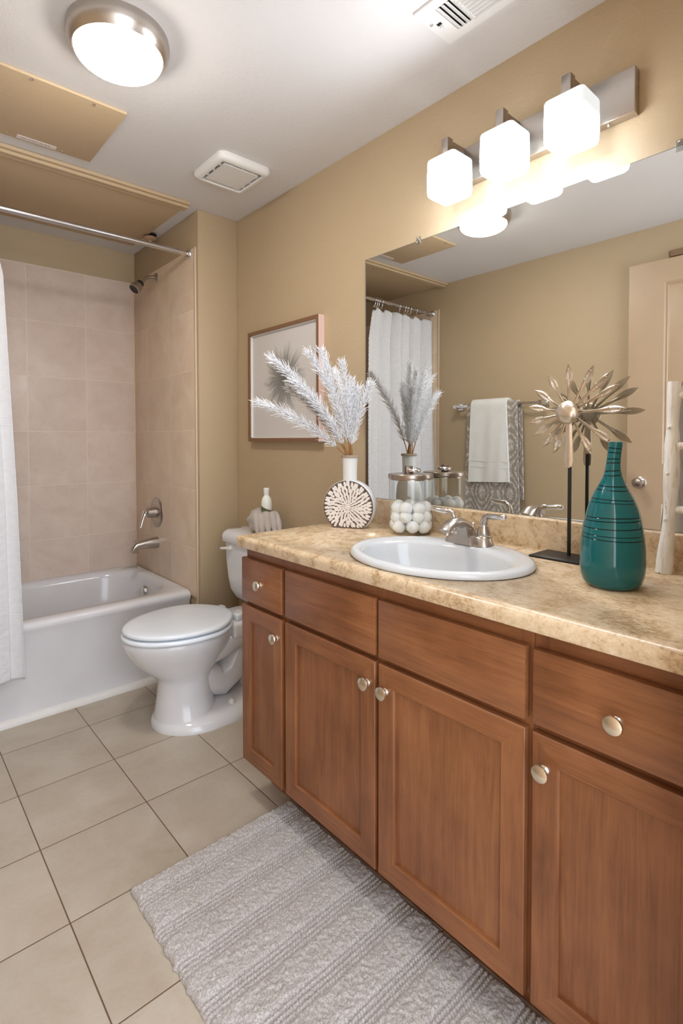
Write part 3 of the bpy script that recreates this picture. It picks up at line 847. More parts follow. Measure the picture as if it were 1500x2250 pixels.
def art_mat():
    t = NT('ink_flower_print'); p = t.pos()
    sep = t.n.new('ShaderNodeSeparateXYZ'); t.link(p, sep.inputs[0])
    dy = t.math('SUBTRACT', sep.outputs[1], 2.105); dz = t.math('SUBTRACT', sep.outputs[2], 1.545)
    r = t.math('SQRT', t.math('ADD', t.math('MULTIPLY', dy, dy), t.math('MULTIPLY', dz, dz)))
    ang = t.math('ARCTAN2', dz, dy)
    n = t.noise(p, 16, 3, .6)
    pet = t.math('SINE', t.math('ADD', t.math('MULTIPLY', ang, 10), t.math('MULTIPLY', n, 5)))
    pet2 = t.math('SINE', t.math('ADD', t.math('MULTIPLY', ang, 29), t.math('MULTIPLY', n, 9)))
    edge = t.math('ADD', t.math('MULTIPLY_ADD', pet, .022), t.math('MULTIPLY', pet2, .010))
    edge.node.inputs[0].links[0].from_node.inputs[2].default_value = .166
    f = t.math('DIVIDE', t.math('SUBTRACT', edge, r), .075, True)
    inner = t.math('SUBTRACT', 1.0, t.math('DIVIDE', r, .20), True)
    tone = t.math('MULTIPLY', f, t.math('ADD', t.math('MULTIPLY', inner, .62), t.math('MULTIPLY_ADD', pet2, .05)))
    tone.node.inputs[1].links[0].from_node.inputs[1].links[0].from_node.inputs[2].default_value = .30
    col = t.mix(tone, s2l((206, 201, 197)), s2l((80, 80, 76)))
    return t.done(col, .5)
MB().box((-.017, fy0 + w - .002, fz0 + w - .002), (-.013, fy1 - w + .002, fz1 - w + .002)).build('print', art_mat(), t)
m = MB()
q = .004
for (a, b) in (((fy0 + w, fz0 + w), (fy1 - w, fz0 + w + q)), ((fy0 + w, fz1 - w - q), (fy1 - w, fz1 - w)), ((fy0 + w, fz0 + w), (fy0 + w + q, fz1 - w)), ((fy1 - w - q, fz0 + w), (fy1 - w, fz1 - w))):
    m.box((-.028, a[0], a[1]), (-.012, b[0], b[1]))
m.build('inner_liner', plain('white_liner', (226, 222, 220), .6), t)

# ------------------------------------------------------------------ vanity cabinets
XD, XF = -.5557, -.536
Z1, Z2, Z3, Z4 = .8464, .6987, .6829, .138
KNOB_PROF = [(0, 0), (.0095, 0), (.0095, .003), (.0065, .006), (.0060, .012), (.0085, .0155), (.0155, .018), (.0170, .0205), (.0160, .0235), (.010, .0262), (0, .0272)]
def knob(parent, y, z):
    MB().lathe(KNOB_PROF, 28, axis_mat((XD, y, z), (-1, 0, 0))).build('knob', M_NICKELW, parent)
def door_mesh(y0, y1, z0, z1, w=.052, rec=.009):
    m = MB(); c = .0022; xb = XF - .0005
    def loop(iy, iz, x): return [(x, y0 + iy, z0 + iz), (x, y1 - iy, z0 + iz), (x, y1 - iy, z1 - iz), (x, y0 + iy, z1 - iz)]
    L = [loop(0, 0, xb), loop(0, 0, XD + c), loop(c, c, XD), loop(w, w, XD), loop(w + .003, w + .003, XD + .003), loop(w + .0035, w + .0035, XD + rec), loop(w + .004, w + .004, XD + rec)]
    vs = [p for l in L for p in l]; fs = []; mi = []
    for k in range(len(L) - 1):
        for i in range(4):
            j = (i + 1) % 4
            fs.append((k * 4 + i, k * 4 + j, k * 4 + 4 + j, k * 4 + 4 + i)); mi.append(1 if i % 2 == 0 else 0)
    n = len(L) - 1
    fs.append(tuple(n * 4 + i for i in range(4))); mi.append(0)
    fs.append((3, 2, 1, 0)); mi.append(0)
    m.add(vs, fs, mi); return m
def front(mb_name, parent, y0, y1, z0, z1):
    return MB().box((XD, y0, z0), (XF - .0005, y1, z1), .0028, 2).build(mb_name, M_WOODH, parent)
def carcass(parent, y0, y1, mid=None):
    m = MB()
    w = .030
    m.box((XF, y0, Z4 - .003), (XF + .02, y0 + w, ZCB), 0); m.box((XF, y1 - w, Z4 - .003), (XF + .02, y1, ZCB), 0)
    if mid is not None: m.box((XF, mid - .02, Z4 - .003), (XF + .02, mid + .02, ZCB), 0)
    m.box((XF + .0004, y0 + w, Z1 - .020), (XF + .02, y1 - w, ZCB), 0, mi=1); m.box((XF + .0004, y0 + w, Z3 - .015), (XF + .02, y1 - w, Z2 + .015), 0, mi=1); m.box((XF + .0004, y0 + w, Z4 - .003), (XF + .02, y1 - w, Z4 + .03), 0, mi=1)
    m.box((XF + .02, y0, Z4 - .003), (-.006, y0 + .015, ZCB), 0); m.box((XF + .02, y1 - .015, Z4 - .003), (-.006, y1, ZCB), 0)
    m.box((XF + .02, y0 + .015, Z4 - .003), (-.006, y1 - .015, Z4 + .012), 0)
    m.box((-.44, y0, 0), (-.425, y1, Z4 - .003), 0, mi=1)
    m.box((-.425, y0, 0), (-.006, y0 + .012, Z4 - .003), 0); m.box((-.425, y1 - .012, 0), (-.006, y1, Z4 - .003), 0)
    return m.build('carcass', [M_WOODV, M_WOODH], parent)
t = thing('vanity_cabinet', 'narrow brown vanity cabinet with one drawer over one door, beside the toilet', 'cabinet', (-.3, 1.475, 0), group='vanity cabinets')
carcass(t, 1.3535, 1.5955)
d = front('drawer', t, 1.3647, 1.6010, Z2, Z1); knob(d, 1.478, .772)
d = door_mesh(1.3647, 1.6010, Z4, Z3, .050).build('door', [M_WOODV, M_WOODH], t, 20); knob(d, 1.385, .622)
t = thing('vanity_cabinet', 'wide brown sink cabinet with two doors under two blank fronts, below the sink', 'cabinet', (-.3, .938, 0), group='vanity cabinets')
carcass(t, .5230, 1.3525, .9435)
front('false_drawer_front', t, .9493, 1.3445, Z2, Z1); front('false_drawer_front', t, .5327, .9376, Z2, Z1)
d = door_mesh(.9493, 1.3445, Z4, Z3).build('door', [M_WOODV, M_WOODH], t, 20); knob(d, .973, .623)
d = door_mesh(.5327, .9376, Z4, Z3).build('door', [M_WOODV, M_WOODH], t, 20); knob(d, .909, .621)
t = thing('vanity_cabinet', 'brown vanity cabinet with knobbed drawer over one door, nearest the right picture edge', 'cabinet', (-.3, .362, 0), group='vanity cabinets')
carcass(t, .2030, .5220)
d = front('drawer', t, .2080, .5171, Z2, Z1); knob(d, .3600, .766)
d = door_mesh(.2080, .5171, Z4, Z3).build('door', [M_WOODV, M_WOODH], t, 20); knob(d, .490, .620)

# ------------------------------------------------------------------ countertop
XC = -.5777; YV = 1.6009
SKC, SKX, SKY = (-.336, .923), .217, .270
t = thing('countertop', 'tan mottled laminate countertop with rounded front edge and low backsplash', 'countertop', (-.29, .9, ZCB))
def counter_slab():
    r = .016; pr = [(-.003, ZCB), (XC + .006, ZCB), (XC + .002, ZCB + .002), (XC, ZCB + .007), (XC, ZC - r)]
    pr += [(XC + r - r * math.cos(a), ZC - r + r * math.sin(a)) for a in np.linspace(0, PI / 2, 8)[1:]]
    pr += [(-.003, ZC)]
    c = .007
    rings = []
    for (y, k) in ((YF + .002, 0), (YV - c, 0), (YV - .002, .0022), (YV, c)):
        rg = []
        for (x, z) in pr:
            rg.append((max(x, XC + k) if x < -.3 else x, y, min(max(z, ZCB + (k * .5)), ZC - k * .6)))
        rings.append(rg)
    m = MB().loft(rings)
    o = m.build('slab', M_LAM, t, 35)
    cut = MB().loft([[(SKC[0] + (SKX - .022) * math.cos(a), SKC[1] + (SKY - .022) * math.sin(a), z) for a in np.linspace(0, 2 * PI, 65)[:-1]] for z in (.8, 1.0)]).build('cut', M_LAM)
    md = o.modifiers.new('hole', 'BOOLEAN'); md.object = cut; md.operation = 'DIFFERENCE'; md.solver = 'EXACT'
    cut.location = -Vector(t.location); cut.parent = t; cut.location = (0, 0, 0); cut.matrix_parent_inverse = Matrix.Translation(-Vector(t.location))
    dg = bpy.context.evaluated_depsgraph_get(); dg.update()
    me = bpy.data.meshes.new_from_object(o.evaluated_get(dg))
    o.modifiers.clear(); o.data = me
    bpy.data.objects.remove(cut, do_unlink=True)
    return o
counter_slab()
bs = [(-.0005, ZC), (-.022, ZC), (-.022, 1.010)] + [(-.014 - .008 * math.cos(a), 1.010 + .008 * math.sin(a)) for a in np.linspace(0, PI / 2, 6)[1:]] + [(-.0005, 1.018)]
MB().loft([[(x, y, z) for (x, z) in bs] for y in (YF + .002, 1.515)]).build('backsplash', M_LAM, t, 35)

# ------------------------------------------------------------------ sink
t = thing('bathroom_sink', 'white oval drop in sink set in the tan countertop', 'sink', (*SKC, ZC))
def ell(cx, rx, ry, z, n=72): return [(cx + rx * math.cos(2 * PI * k / n), SKC[1] + ry * math.sin(2 * PI * k / n), z) for k in range(n)]
c0 = SKC[0]
rg = [ell(c0, SKX - .024, SKY - .024, ZC - .02), ell(c0, SKX - .024, SKY - .024, ZC + .001), ell(c0, SKX - .002, SKY - .002, ZC + .001), ell(c0, SKX, SKY, ZC + .005), ell(c0, SKX - .003, SKY - .003, ZC + .013), ell(c0, SKX - .010, SKY - .010, ZC + .0175), ell(c0 - .002, SKX - .020, SKY - .020, ZC + .0185), ell(c0 - .010, SKX - .036, SKY - .032, ZC + .017),
      ell(c0 - .024, SKX - .058, SKY - .046, ZC + .013), ell(c0 - .025, SKX - .064, SKY - .052, ZC + .004), ell(c0 - .025, SKX - .070, SKY - .060, ZC - .025), ell(c0 - .025, SKX - .082, SKY - .080, ZC - .075), ell(c0 - .023, SKX - .110, SKY - .125, ZC - .118), ell(c0 - .02, .060, .075, ZC - .140), ell(c0 - .02, .022, .022, ZC - .146)]
MB().loft(rg, False, True).build('basin', plain('white_sink_porcelain', (206, 209, 212), .09), t, 60)
MB().lathe([(.021, .003), (.018, .005), (.012, .002), (0, .002)], 24, Matrix.Translation((c0 - .02, SKC[1], ZC - .147))).build('drain', M_NICKEL, t)

# ------------------------------------------------------------------ faucet
FY, FX, FZ = .940, -.163, ZC + .0165
t = thing('sink_faucet', 'brushed nickel two handle faucet on the back rim of the sink', 'faucet', (FX, FY, FZ))
m = MB()
def stad(hx, hy, z, n=12):
    r = hx; return [(FX + hx * math.cos(a), FY + (hy - r) * (1 if math.sin(a) >= 0 else -1) + r * math.sin(a), z) for a in np.linspace(0, 2 * PI, 4 * n + 1)[:-1] + .0001]
m.loft([stad(.031, .082, FZ - .002), stad(.031, .082, FZ + .002), stad(.029, .080, FZ + .006), stad(.024, .074, FZ + .022), stad(.021, .070, FZ + .026)])
m.build('base_plate', M_NICKEL, t, 40)
sp = []
for (x, z, hw, hh) in ((.004, .010, .026, .012), (.000, .030, .024, .014), (-.012, .050, .0215, .015), (-.035, .064, .0205, .0155), (-.062, .070, .021, .014), (-.088, .068, .021, .012), (-.108, .060, .020, .009), (-.120, .050, .0185, .006)):
    ang = {0: 1.5}.get(0)
    sp.append((x, z, hw, hh))
rings = []
for i, (x, z, hw, hh) in enumerate(sp):
    a = sp[max(0, i - 1)]; b = sp[min(len(sp) - 1, i + 1)]
    d = Vector((b[0] - a[0], 0, b[1] - a[1])).normalized(); nrm = Vector((-d.z, 0, d.x))
    if nrm.z < 0 and i > 1: nrm = -nrm
    if i <= 1: nrm = Vector((.9, 0, .4)).normalized() if False else nrm
    c = Vector((FX + x, FY, FZ + z))
    rings.append([tuple(c + Vector((0, 1, 0)) * hw * math.cos(q) + nrm * hh * math.sin(q)) for q in np.linspace(0, 2 * PI, 25)[:-1]])
s = MB().loft(rings)
s.lathe([(0, 0), (.0125, 0), (.0125, .020), (.015, .024), (0, .024)], 20, axis_mat((FX - .108, FY, FZ + .036), (.12, 0, 1)))
# broad skirt of the spout body
s.loft([[(FX - .040, FY - .030, FZ + .001), (FX + .006, FY - .032, FZ + .001), (FX + .006, FY + .032, FZ + .001), (FX - .040, FY + .030, FZ + .001)], [(FX - .036, FY - .019, FZ + .030), (FX + .010, FY - .022, FZ + .030), (FX + .010, FY + .022, FZ + .030), (FX - .036, FY + .019, FZ + .030)], [(FX - .040, FY - .017, FZ + .056), (FX - .012, FY - .017, FZ + .056), (FX - .012, FY + .017, FZ + .056), (FX - .040, FY + .017, FZ + .056)]])
s.build('spout', M_NICKEL, t, 40)
for sgn in (-1, 1):
    hy = FY + sgn * .052
    h = MB().lathe([(.0215, .022), (.0215, .028), (.0195, .030), (.0205, .034), (.0185, .046), (.015, .054), (.0155, .057), (.0125, .062)], 24, Matrix.Translation((FX, hy, FZ)))
    h.tube([(FX, hy, FZ + .055), (FX - .001, hy + sgn * .001, FZ + .072), (FX - .002, hy + sgn * .008, FZ + .084), (FX - .004, hy + sgn * .018, FZ + .089), (FX - .006, hy + sgn * .026, FZ + .089)], [.0115, .0105, .0092, .0085, .0082], 14)
    hh = h.build('handle', M_NICKEL, t, 50)
    MB().tube([(FX - .006, hy + sgn * .025, FZ + .089), (FX - .008, hy + sgn * .029, FZ + .089), (FX - .010, hy + sgn * .060, FZ + .091), (FX - .011, hy + sgn * .074, FZ + .0925), (FX - .011, hy + sgn * .078, FZ + .093), (FX - .011, hy + sgn * .081, FZ + .093)], [.0072, .0085, .0078, .0088, .0070, .003], 14).build('lever', M_CHROME, hh)
MB().tube([(FX + .022, FY, FZ + .02), (FX + .022, FY, FZ + .052)], .0022, 8).sphere((FX + .022, FY, FZ + .056), .0055, 12, 8).build('lift_rod', M_CHROME, t)

# ------------------------------------------------------------------ round carved vase
VN = Vector((-.873, -.488, 0)).normalized()      # direction the carved face looks
VC = Vector((-.171, 1.464, ZC)); VR, VZ, VT = .0985, .080, .025
t = thing('round_vase', 'white disc shaped vase with carved brown and white petal face', 'vase', VC, (0, 0, math.atan2(VN.y, VN.x)))
# local frame: +x = carved face, y = sideways, z = up
pts = []
a_cut = math.asin(VZ / VR)
for a in np.linspace(-PI / 2 - (PI / 2 - a_cut), -PI / 2 + (PI / 2 - a_cut) - 2 * PI, 72):
    pts.append((VR * math.cos(a), VZ + VR * math.sin(a)))
m = MB()
def dring(x, k): return [(x, y * k, VZ + (z - VZ) * k if z > .002 else max(0.0, .0005 * (1 - k) * 20)) for (y, z) in pts]
m.loft([dring(-VT, .965), dring(-VT + .003, 1.0), dring(VT - .003, 1.0), dring(VT - .0005, .985)])
vbody = m.build('vase_body', plain('white_vase_side', (236, 236, 238), .45), t, 50, local=True)
tv = NT('carved_brown'); M_VBROWN = tv.done(tv.mix(tv.noise(tv.objco(), 60, 3), s2l((70, 58, 48)), s2l((110, 96, 84))), .7)
m = MB(); m.loft([dring(VT - .001, .985), dring(VT + .0006, .98)])
face = m.build('carved_face', M_VBROWN, t, 50, local=True); face['label'] = 'brown disc face carved with white petals'
pm = MB()
nr = 8
gold = PI * (3 - math.sqrt(5))
for ring in range(1, nr):
    rr_ = VR * .97 * ring / nr * 1.0
    cnt = int(8 + ring * 4.9)
    for k in range(cnt):
        a = 2 * PI * (k + .5 * (ring % 2)) / cnt + random.uniform(-.05, .05)
        L = VR / nr * 1.72 * random.uniform(.92, 1.08); W = 2 * PI * rr_ / cnt * .40
        c = Vector((rr_ * math.cos(a), VZ + rr_ * math.sin(a)))
        dr_ = Vector((math.cos(a + .12), math.sin(a + .12))); pr_ = Vector((-dr_.y, dr_.x))
        outl = [(-.5, 0), (-.32, .85), (.05, 1.0), (.32, .75), (.5, 0), (.32, -.75), (.05, -1.0), (-.32, -.85)]
        q = [c + dr_ * (u * L) + pr_ * (v * W) for (u, v) in outl]
        cen = Vector((0, VZ))
        q = [cen + (p - cen) * min(1.0, VR * .972 / max((p - cen).length, 1e-6)) for p in q]
        q = [Vector((p.x, max(p.y, .0035))) for p in q]
        if c.y < .006 or c.length < 1e-6 or (c - cen).length > VR * .95: continue
        base = [(VT + .0004, p.x, p.y) for p in q]; cc = sum(q, Vector((0, 0))) / 8
        top = [(VT + .0022, cc.x + (p.x - cc.x) * .80, cc.y + (p.y - cc.y) * .80) for p in q]
        pm.loft([base, top], False, True)
pm.lathe([(.004, 0), (.004, .002), (.002, .0035), (0, .0037)], 10, Matrix.Translation((VT, 0, VZ)) @ Matrix.Rotation(PI / 2, 4, 'Y'))
po = pm.build('petal_relief', plain('white_petal_paint', (236, 230, 226), .55), face, 40, local=True); po['kind'] = 'stuff'; po['label'] = 'white carved petals'
nk = [(.0265, .158), (.0265, .20), (.0275, .24), (.0285, .262)]
m = MB().lathe(nk, 32)
m.build('neck', plain('vase_neck_white', (228, 230, 230), .45, (30, .1, .002)), t, 50, local=True)
m = MB().lathe([(.0285, .261), (.0325, .262), (.0335, .266), (.0325, .270), (.027, .271), (.0255, .266), (.0255, .20), (0, .20)], 32)
m.build('rim', plain('tan_vase_rim', (168, 152, 132), .6), t, 50, local=True)

# ------------------------------------------------------------------ frosted sprigs in the vase
tf = NT('frosted_needles'); vf = tf.objco()
M_FROST = tf.done(tf.ramp(tf.noise(vf, 120, 2), [(.30, s2l((176, 172, 170))), (.5, s2l((232, 234, 238))), (.7, s2l((246, 247, 250)))]), .8)
tg = NT('grey_needles'); vg = tg.objco()
M_GREYN = tg.done(tg.ramp(tg.noise(vg, 120, 2), [(.35, s2l((140, 130, 120))), (.62, s2l((206, 200, 194)))]), .8)
M_STEM = plain('dried_stem', (158, 112, 58), .6)
mouth = VC + Vector((0, 0, .262))
tips = [((-.421, 1.685, 1.390), 1, 'frosted sprig drooping lowest and farthest left in front of the framed art', .40, .035),
        ((-.441, 1.571, 1.535), 1, 'frosted sprig reaching up left with its tip over the grey ink flower', .42, .034),
        ((-.341, 1.608, 1.443), 2, 'greyer sprig tucked between the two longest left leaning sprigs', .30, .034),
        ((-.331, 1.502, 1.558), 1, 'tall frosted sprig whose tip reaches the right edge of the picture frame', .38, .030),
        ((-.251, 1.528, 1.575), 1, 'tallest frosted sprig, crossing the pale right side of the picture frame', .38, .030),
        ((-.211, 1.461, 1.529), 1, 'upright frosted sprig in the middle of the vase', .32, .026),
        ((-.151, 1.474, 1.468), 1, 'short frosted sprig just right of the upright middle one', .26, .026),
        ((-.121, 1.407, 1.453), 1, 'frosted sprig leaning farthest right across the mirror edge', .26, .028),
        ((-.111, 1.621, 1.528), 1, 'frosted sprig leaning back along the wall behind the others', .36, .028),
        ((-.131, 1.461, 1.440), 1, 'shortest frosted sprig standing close to the mirror', .24, .026),
        ((-.40, 1.50, 1.455), 1, 'frosted sprig leaning out into the room toward the sink', .34, .030)]
for (tip, kind, lab, ln, nl) in tips:
    tip = Vector(tip)
    off = Vector((random.uniform(-.012, .012), random.uniform(-.012, .012), 0))
    b0 = mouth + off * .5 + Vector((0, 0, -.05)); b1 = mouth + off + (tip - mouth) * .06
    e = thing('frosted_sprig', lab, 'dried plant', mouth + off * .6, group='frosted sprigs in the round vase')
    horiz = Vector((tip.x - mouth.x, tip.y - mouth.y, 0))
    ctrl = mouth + off + Vector((horiz.x * .42, horiz.y * .42, (tip.z - mouth.z) * .66))
    P = []
    for q in np.linspace(0, 1, 26):
        P.append(b1 * (1 - q) ** 2 + ctrl * 2 * q * (1 - q) + tip * q ** 2)
    MB().tube([b0] + P, [.0022] + list(np.linspace(.0022, .0008, 26)), 6).build('stem', M_STEM, e)
    nd = MB()
    N = 330
    for k in range(N):
        q = .10 + .90 * (k / N) ** .9
        i = min(24, int(q * 25)); fr_ = q * 25 - i
        p = P[i].lerp(P[i + 1], fr_); T = (P[i + 1] - P[i]).normalized()
        ph = k * 2.399 + random.uniform(-.4, .4)
        N1 = T.orthogonal().normalized(); N2 = T.cross(N1)
        rad = (N1 * math.cos(ph) + N2 * math.sin(ph))
        L = nl * 1.42 * random.uniform(.65, 1.25) * (1.05 - .45 * abs(q - .55))
        spread = random.uniform(.38, .95) * (1 - .30 * q)
        d = (T * 1.0 + rad * spread).normalized()
        curl = (rad * random.uniform(-.45, .55) + T.cross(rad) * random.uniform(-.4, .4) + Vector((0, 0, -.10)))
        w0 = random.uniform(.0009, .0014)
        pts_ = [p, p + d * L * .5 + curl * L * .05, p + d * L + curl * L * .22]
        B1 = d.orthogonal().normalized(); B2 = d.cross(B1)
        vv = []
        for (pp, ww) in zip(pts_, (w0 * .9, w0 * 1.15, w0 * .45)):
            for a in (0, 2.094, 4.189): vv.append(tuple(pp + (B1 * math.cos(a) + B2 * math.sin(a)) * ww))
        ff = []
        for r_ in range(2):
            for a in range(3):
                b_ = (a + 1) % 3
                ff.append((r_ * 3 + a, r_ * 3 + b_, r_ * 3 + 3 + b_, r_ * 3 + 3 + a))
        ff.append((6, 7, 8))
        nd.add(vv, ff)
    nd.build('needles', M_FROST if kind == 1 else M_GREYN, e, 80, recalc=False)

# ------------------------------------------------------------------ cotton jar
JC = (-.100, 1.226); JR = .0765
t = thing('glass_jar', 'clear glass canister with flat nickel lid behind the sink', 'jar', (*JC, ZC))
zb_, zt_ = ZC + .001, 1.116
MB().lathe([(0, zb_), (JR - .006, zb_), (JR - .001, zb_ + .003), (JR, zb_ + .010), (JR, zt_), (JR - .0025, zt_), (JR - .0025, zb_ + .012), (JR - .008, zb_ + .008), (0, zb_ + .008)], 64, Matrix.Translation((*JC, 0))).build('glass_body', M_GLASS, t, 50)
MB().lathe([(JR - .006, zt_ - .004), (JR - .006, zt_), (JR + .0012, zt_), (JR + .0022, zt_ + .002), (JR + .0022, zt_ + .015), (JR + .0008, zt_ + .0168), (0, zt_ + .0172)], 64, Matrix.Translation((*JC, 0))).build('lid', M_BROWNMET, t, 40)
lz = zt_ + .0172
M_KNOBD = metal('dark_block_nickel', (120, 104, 92), .35)
kv = Vector((.80, -.60, 0))
MB().box((-.0125, -.0125, lz - .001), (.0125, .0125, lz + .026), .0015, mat=Matrix.Translation((JC[0] - .006, JC[1] + .004, 0)) @ Matrix.Rotation(math.atan2(-.6, .8), 4, 'Z')).build('handle_block', M_KNOBD, t)
MB().torus(.021, .0062, 36, 12, Matrix.Translation((JC[0] + .008, JC[1] - .004, lz + .0135)) @ Matrix.Rotation(.15, 4, 'X')).build('handle_ring', M_CHROME, t)
cb = []
def cotton(i):
    m = MB(); b = bmesh.new(); bmesh.ops.create_icosphere(b, subdivisions=3, radius=.0222)
    for v in b.verts:
        n = mnoise.noise(v.co * 70 + Vector((i * 3.1, 0, 0))); v.co *= 1 + .10 * n
    m.bm(b); return m
protos = []
pos = []
lvl = [(ZC + .0305, ((.053, 8), (.015, 2))), (ZC + .062, ((.052, 8), (.016, 2))), (ZC + .092, ((.051, 7), (.014, 2)))]
for li, (z, rs) in enumerate(lvl):
    for (r, n) in rs:
        for k in range(n):
            a = 2 * PI * (k + .5 * li) / n + random.uniform(-.12, .12)
            pos.append((JC[0] + r * math.cos(a), JC[1] + r * math.sin(a), z + random.uniform(-.003, .003)))
for i, p in enumerate(pos):
    if i < 4:
        o = cotton(i).build('cotton_ball', M_COTTON, None, 180)
        protos.append(o)
    else:
        o = protos[i % 4].copy(); COL.objects.link(o)
    o.location = p; o.rotation_euler = (random.uniform(0, 6), random.uniform(0, 6), random.uniform(0, 6))
    tag(o, 'white cotton ball piled inside the clear glass canister', 'cotton ball', 'cotton balls in the glass jar')

# ------------------------------------------------------------------ teal bottle vase
BC = Vector((-.272, .483, ZC))
t = thing('teal_bottle_vase', 'tall glossy teal ceramic bottle vase with carved rings and slim crooked neck', 'vase', BC)
zk = [0, .0005, .004, .012, .028, .05, .09, .13, .171, .196, .222, .242, .259, .271, .29, .3235]
rk = [k_ * .90 for k_ in (.044, .050, .0575, .066, .0725, .0745, .0735, .0690, .0590, .0495, .0345, .0232, .0180, .0166, .0158, .0154)]
GRV = [.112, .121, .136, .151, .158, .189, .1965, .2175, .2265, .249, .259, .2755, .284, .2985, .309]
zz_ = []
for z in np.concatenate([np.linspace(0, .05, 18), np.linspace(.05, .3235, 150)[1:]]): zz_.append(float(z))
for g in GRV: zz_ += [g - .0012, g, g + .0012]
zz_ = sorted(set(zz_))
prof = []; mats_ = []
def rad_at(z):
    # smooth monotone interpolation
    return float(np.interp(z, zk, rk))
def smooth_r(z):
    if z < .02: return rad_at(z)
    return sum(rad_at(min(.3235, max(0, z + dz))) * w for dz, w in ((-.012, .15), (-.006, .2), (0, .3), (.006, .2), (.012, .15)))
for z in zz_:
    r = smooth_r(z)
    if any(abs(z - g) < 1e-6 for g in GRV): r -= .0012
    prof.append((r, z))
for k in range(len(prof) - 1):
    zc = (prof[k][1] + prof[k + 1][1]) / 2
    mats_.append(1 if any(abs(zc - g) < .00085 for g in GRV) else 0)
prof = [(0, 0)] + prof + [(.0122, .3242), (.0108, .3232), (.0102, .30), (0, .30)]
mats_ = [0] + mats_ + [2, 2, 2, 2]
mm_ = MB().lathe(prof, 72, None, mats_)
vv = []
for (x, y, z) in mm_.v:      # the rings wander a little and the neck leans
    wob = .0016 * math.sin(math.atan2(y, x) + z * 60) * (1 if .10 < z < .318 else 0)
    k = min(1, max(0, (z - .20) / .12))
    vv.append((x + .0035 * k ** 1.5 - .0015 * math.sin(PI * k), y - .0035 * k ** 1.5 + .0020 * math.sin(PI * k), z + wob))
mm_.v = vv
mm_.build('bottle_body', [M_TEAL, M_TEALD, M_TEALIN], t, 50, local=True)

# ------------------------------------------------------------------ metal flower sculpture
t = thing('metal_flower_sculpture', 'silver flower sculpture made of spoon shaped petals on a black stand', 'sculpture', (-.076, .69, ZC))
MB().box((-.133, .600, ZC), (-.027, .762, ZC + .006), .0015).build('stand_base', M_BLACK, t)
PX, PY = -.060, .681
MB().box((PX - .004, PY - .004, ZC + .006), (PX + .004, PY + .004, 1.21), .0008).build('pole', M_BLACK, t)
HC = Vector((PX - .004, .683, 1.326))
hb = bmesh.new(); bmesh.ops.create_icosphere(hb, subdivisions=4, radius=1.0)
for v in hb.verts:
    n = mnoise.noise(v.co * 2.2)
    x = -v.co.x
    v.co = Vector((v.co.x * (.017 if v.co.x < 0 else .006), v.co.y * .0315, v.co.z * .0315)) * (1 + .09 * n)
hm = MB().bm(hb, 0, Matrix.Translation(HC + Vector((-.010, 0, 0)))); hm.build('hub', M_SILVER, t, 80)
PET = [(90, .133), (61, .140), (42, .150), (27, .150), (2, .152), (-35, .145), (-60, .130), (250, .120), (233, .118), (211, .117), (192, .118), (170, .118), (145, .118), (118, .122)]
def petal(ang, L, stem=False):
    a = math.radians(ang)
    # seen from the room (-X side), image right is -Y
    d = Vector((0, -math.cos(a), math.sin(a))); s = Vector((0, math.sin(a), math.cos(a)))
    nx = Vector((-1, 0, 0))
    prof = [(.020, .0035, .000), (.45 * L, .0036, .003), (.56 * L, .0048, .002), (.68 * L, .0088, .000), (.80 * L, .0100, .000), (.91 * L, .0068, .002), (L, .0008, .004)]
    if stem: prof = [(.020, .0075, 0), (.4 * L, .0095, 0), (.7 * L, .0110, 0), (.88 * L, .0125, 0), (.97 * L, .0095, 0), (L, .002, 0)]
    rings = []
    for (r, w, l) in prof:
        c = HC + d * r + nx * (l + .002)
        if stem: rings.append([tuple(c + s * (w * u) + nx * (.0035 * (1 - abs(u)) - .001)) for u in (-1, -.5, 0, .5, 1)] + [tuple(c + s * (w * u) - nx * .0025) for u in (1, .5, 0, -.5, -1)])
        else: rings.append([tuple(c + s * (w * u) + nx * (.0030 * (1 - (2 * abs(u) - 1) ** 2 if abs(u) > .0 else -.2))) for u in (-1, -.55, 0, .55, 1)] + [tuple(c + s * (w * u) - nx * .0016) for u in (1, .55, 0, -.55, -1)])
    m = MB().loft(rings)
    if not stem:
        for (r, v) in ((.66 * L, -.55), (.70 * L, .55), (.90 * L, 0)):
            m.sphere(tuple(HC + d * r + s * (.0095 * v) + nx * .0052), .0023, 8, 6)
        m.tube([tuple(HC + d * .02 - nx * .001), tuple(HC + d * .55 * L - nx * .001), tuple(HC + d * .78 * L - nx * .0005)], .0018, 6)
    return m.build('stem_plate' if stem else 'petal', M_SILVER, t, 45)
for (a, L) in PET: petal(a, L)
petal(270, .153, True)

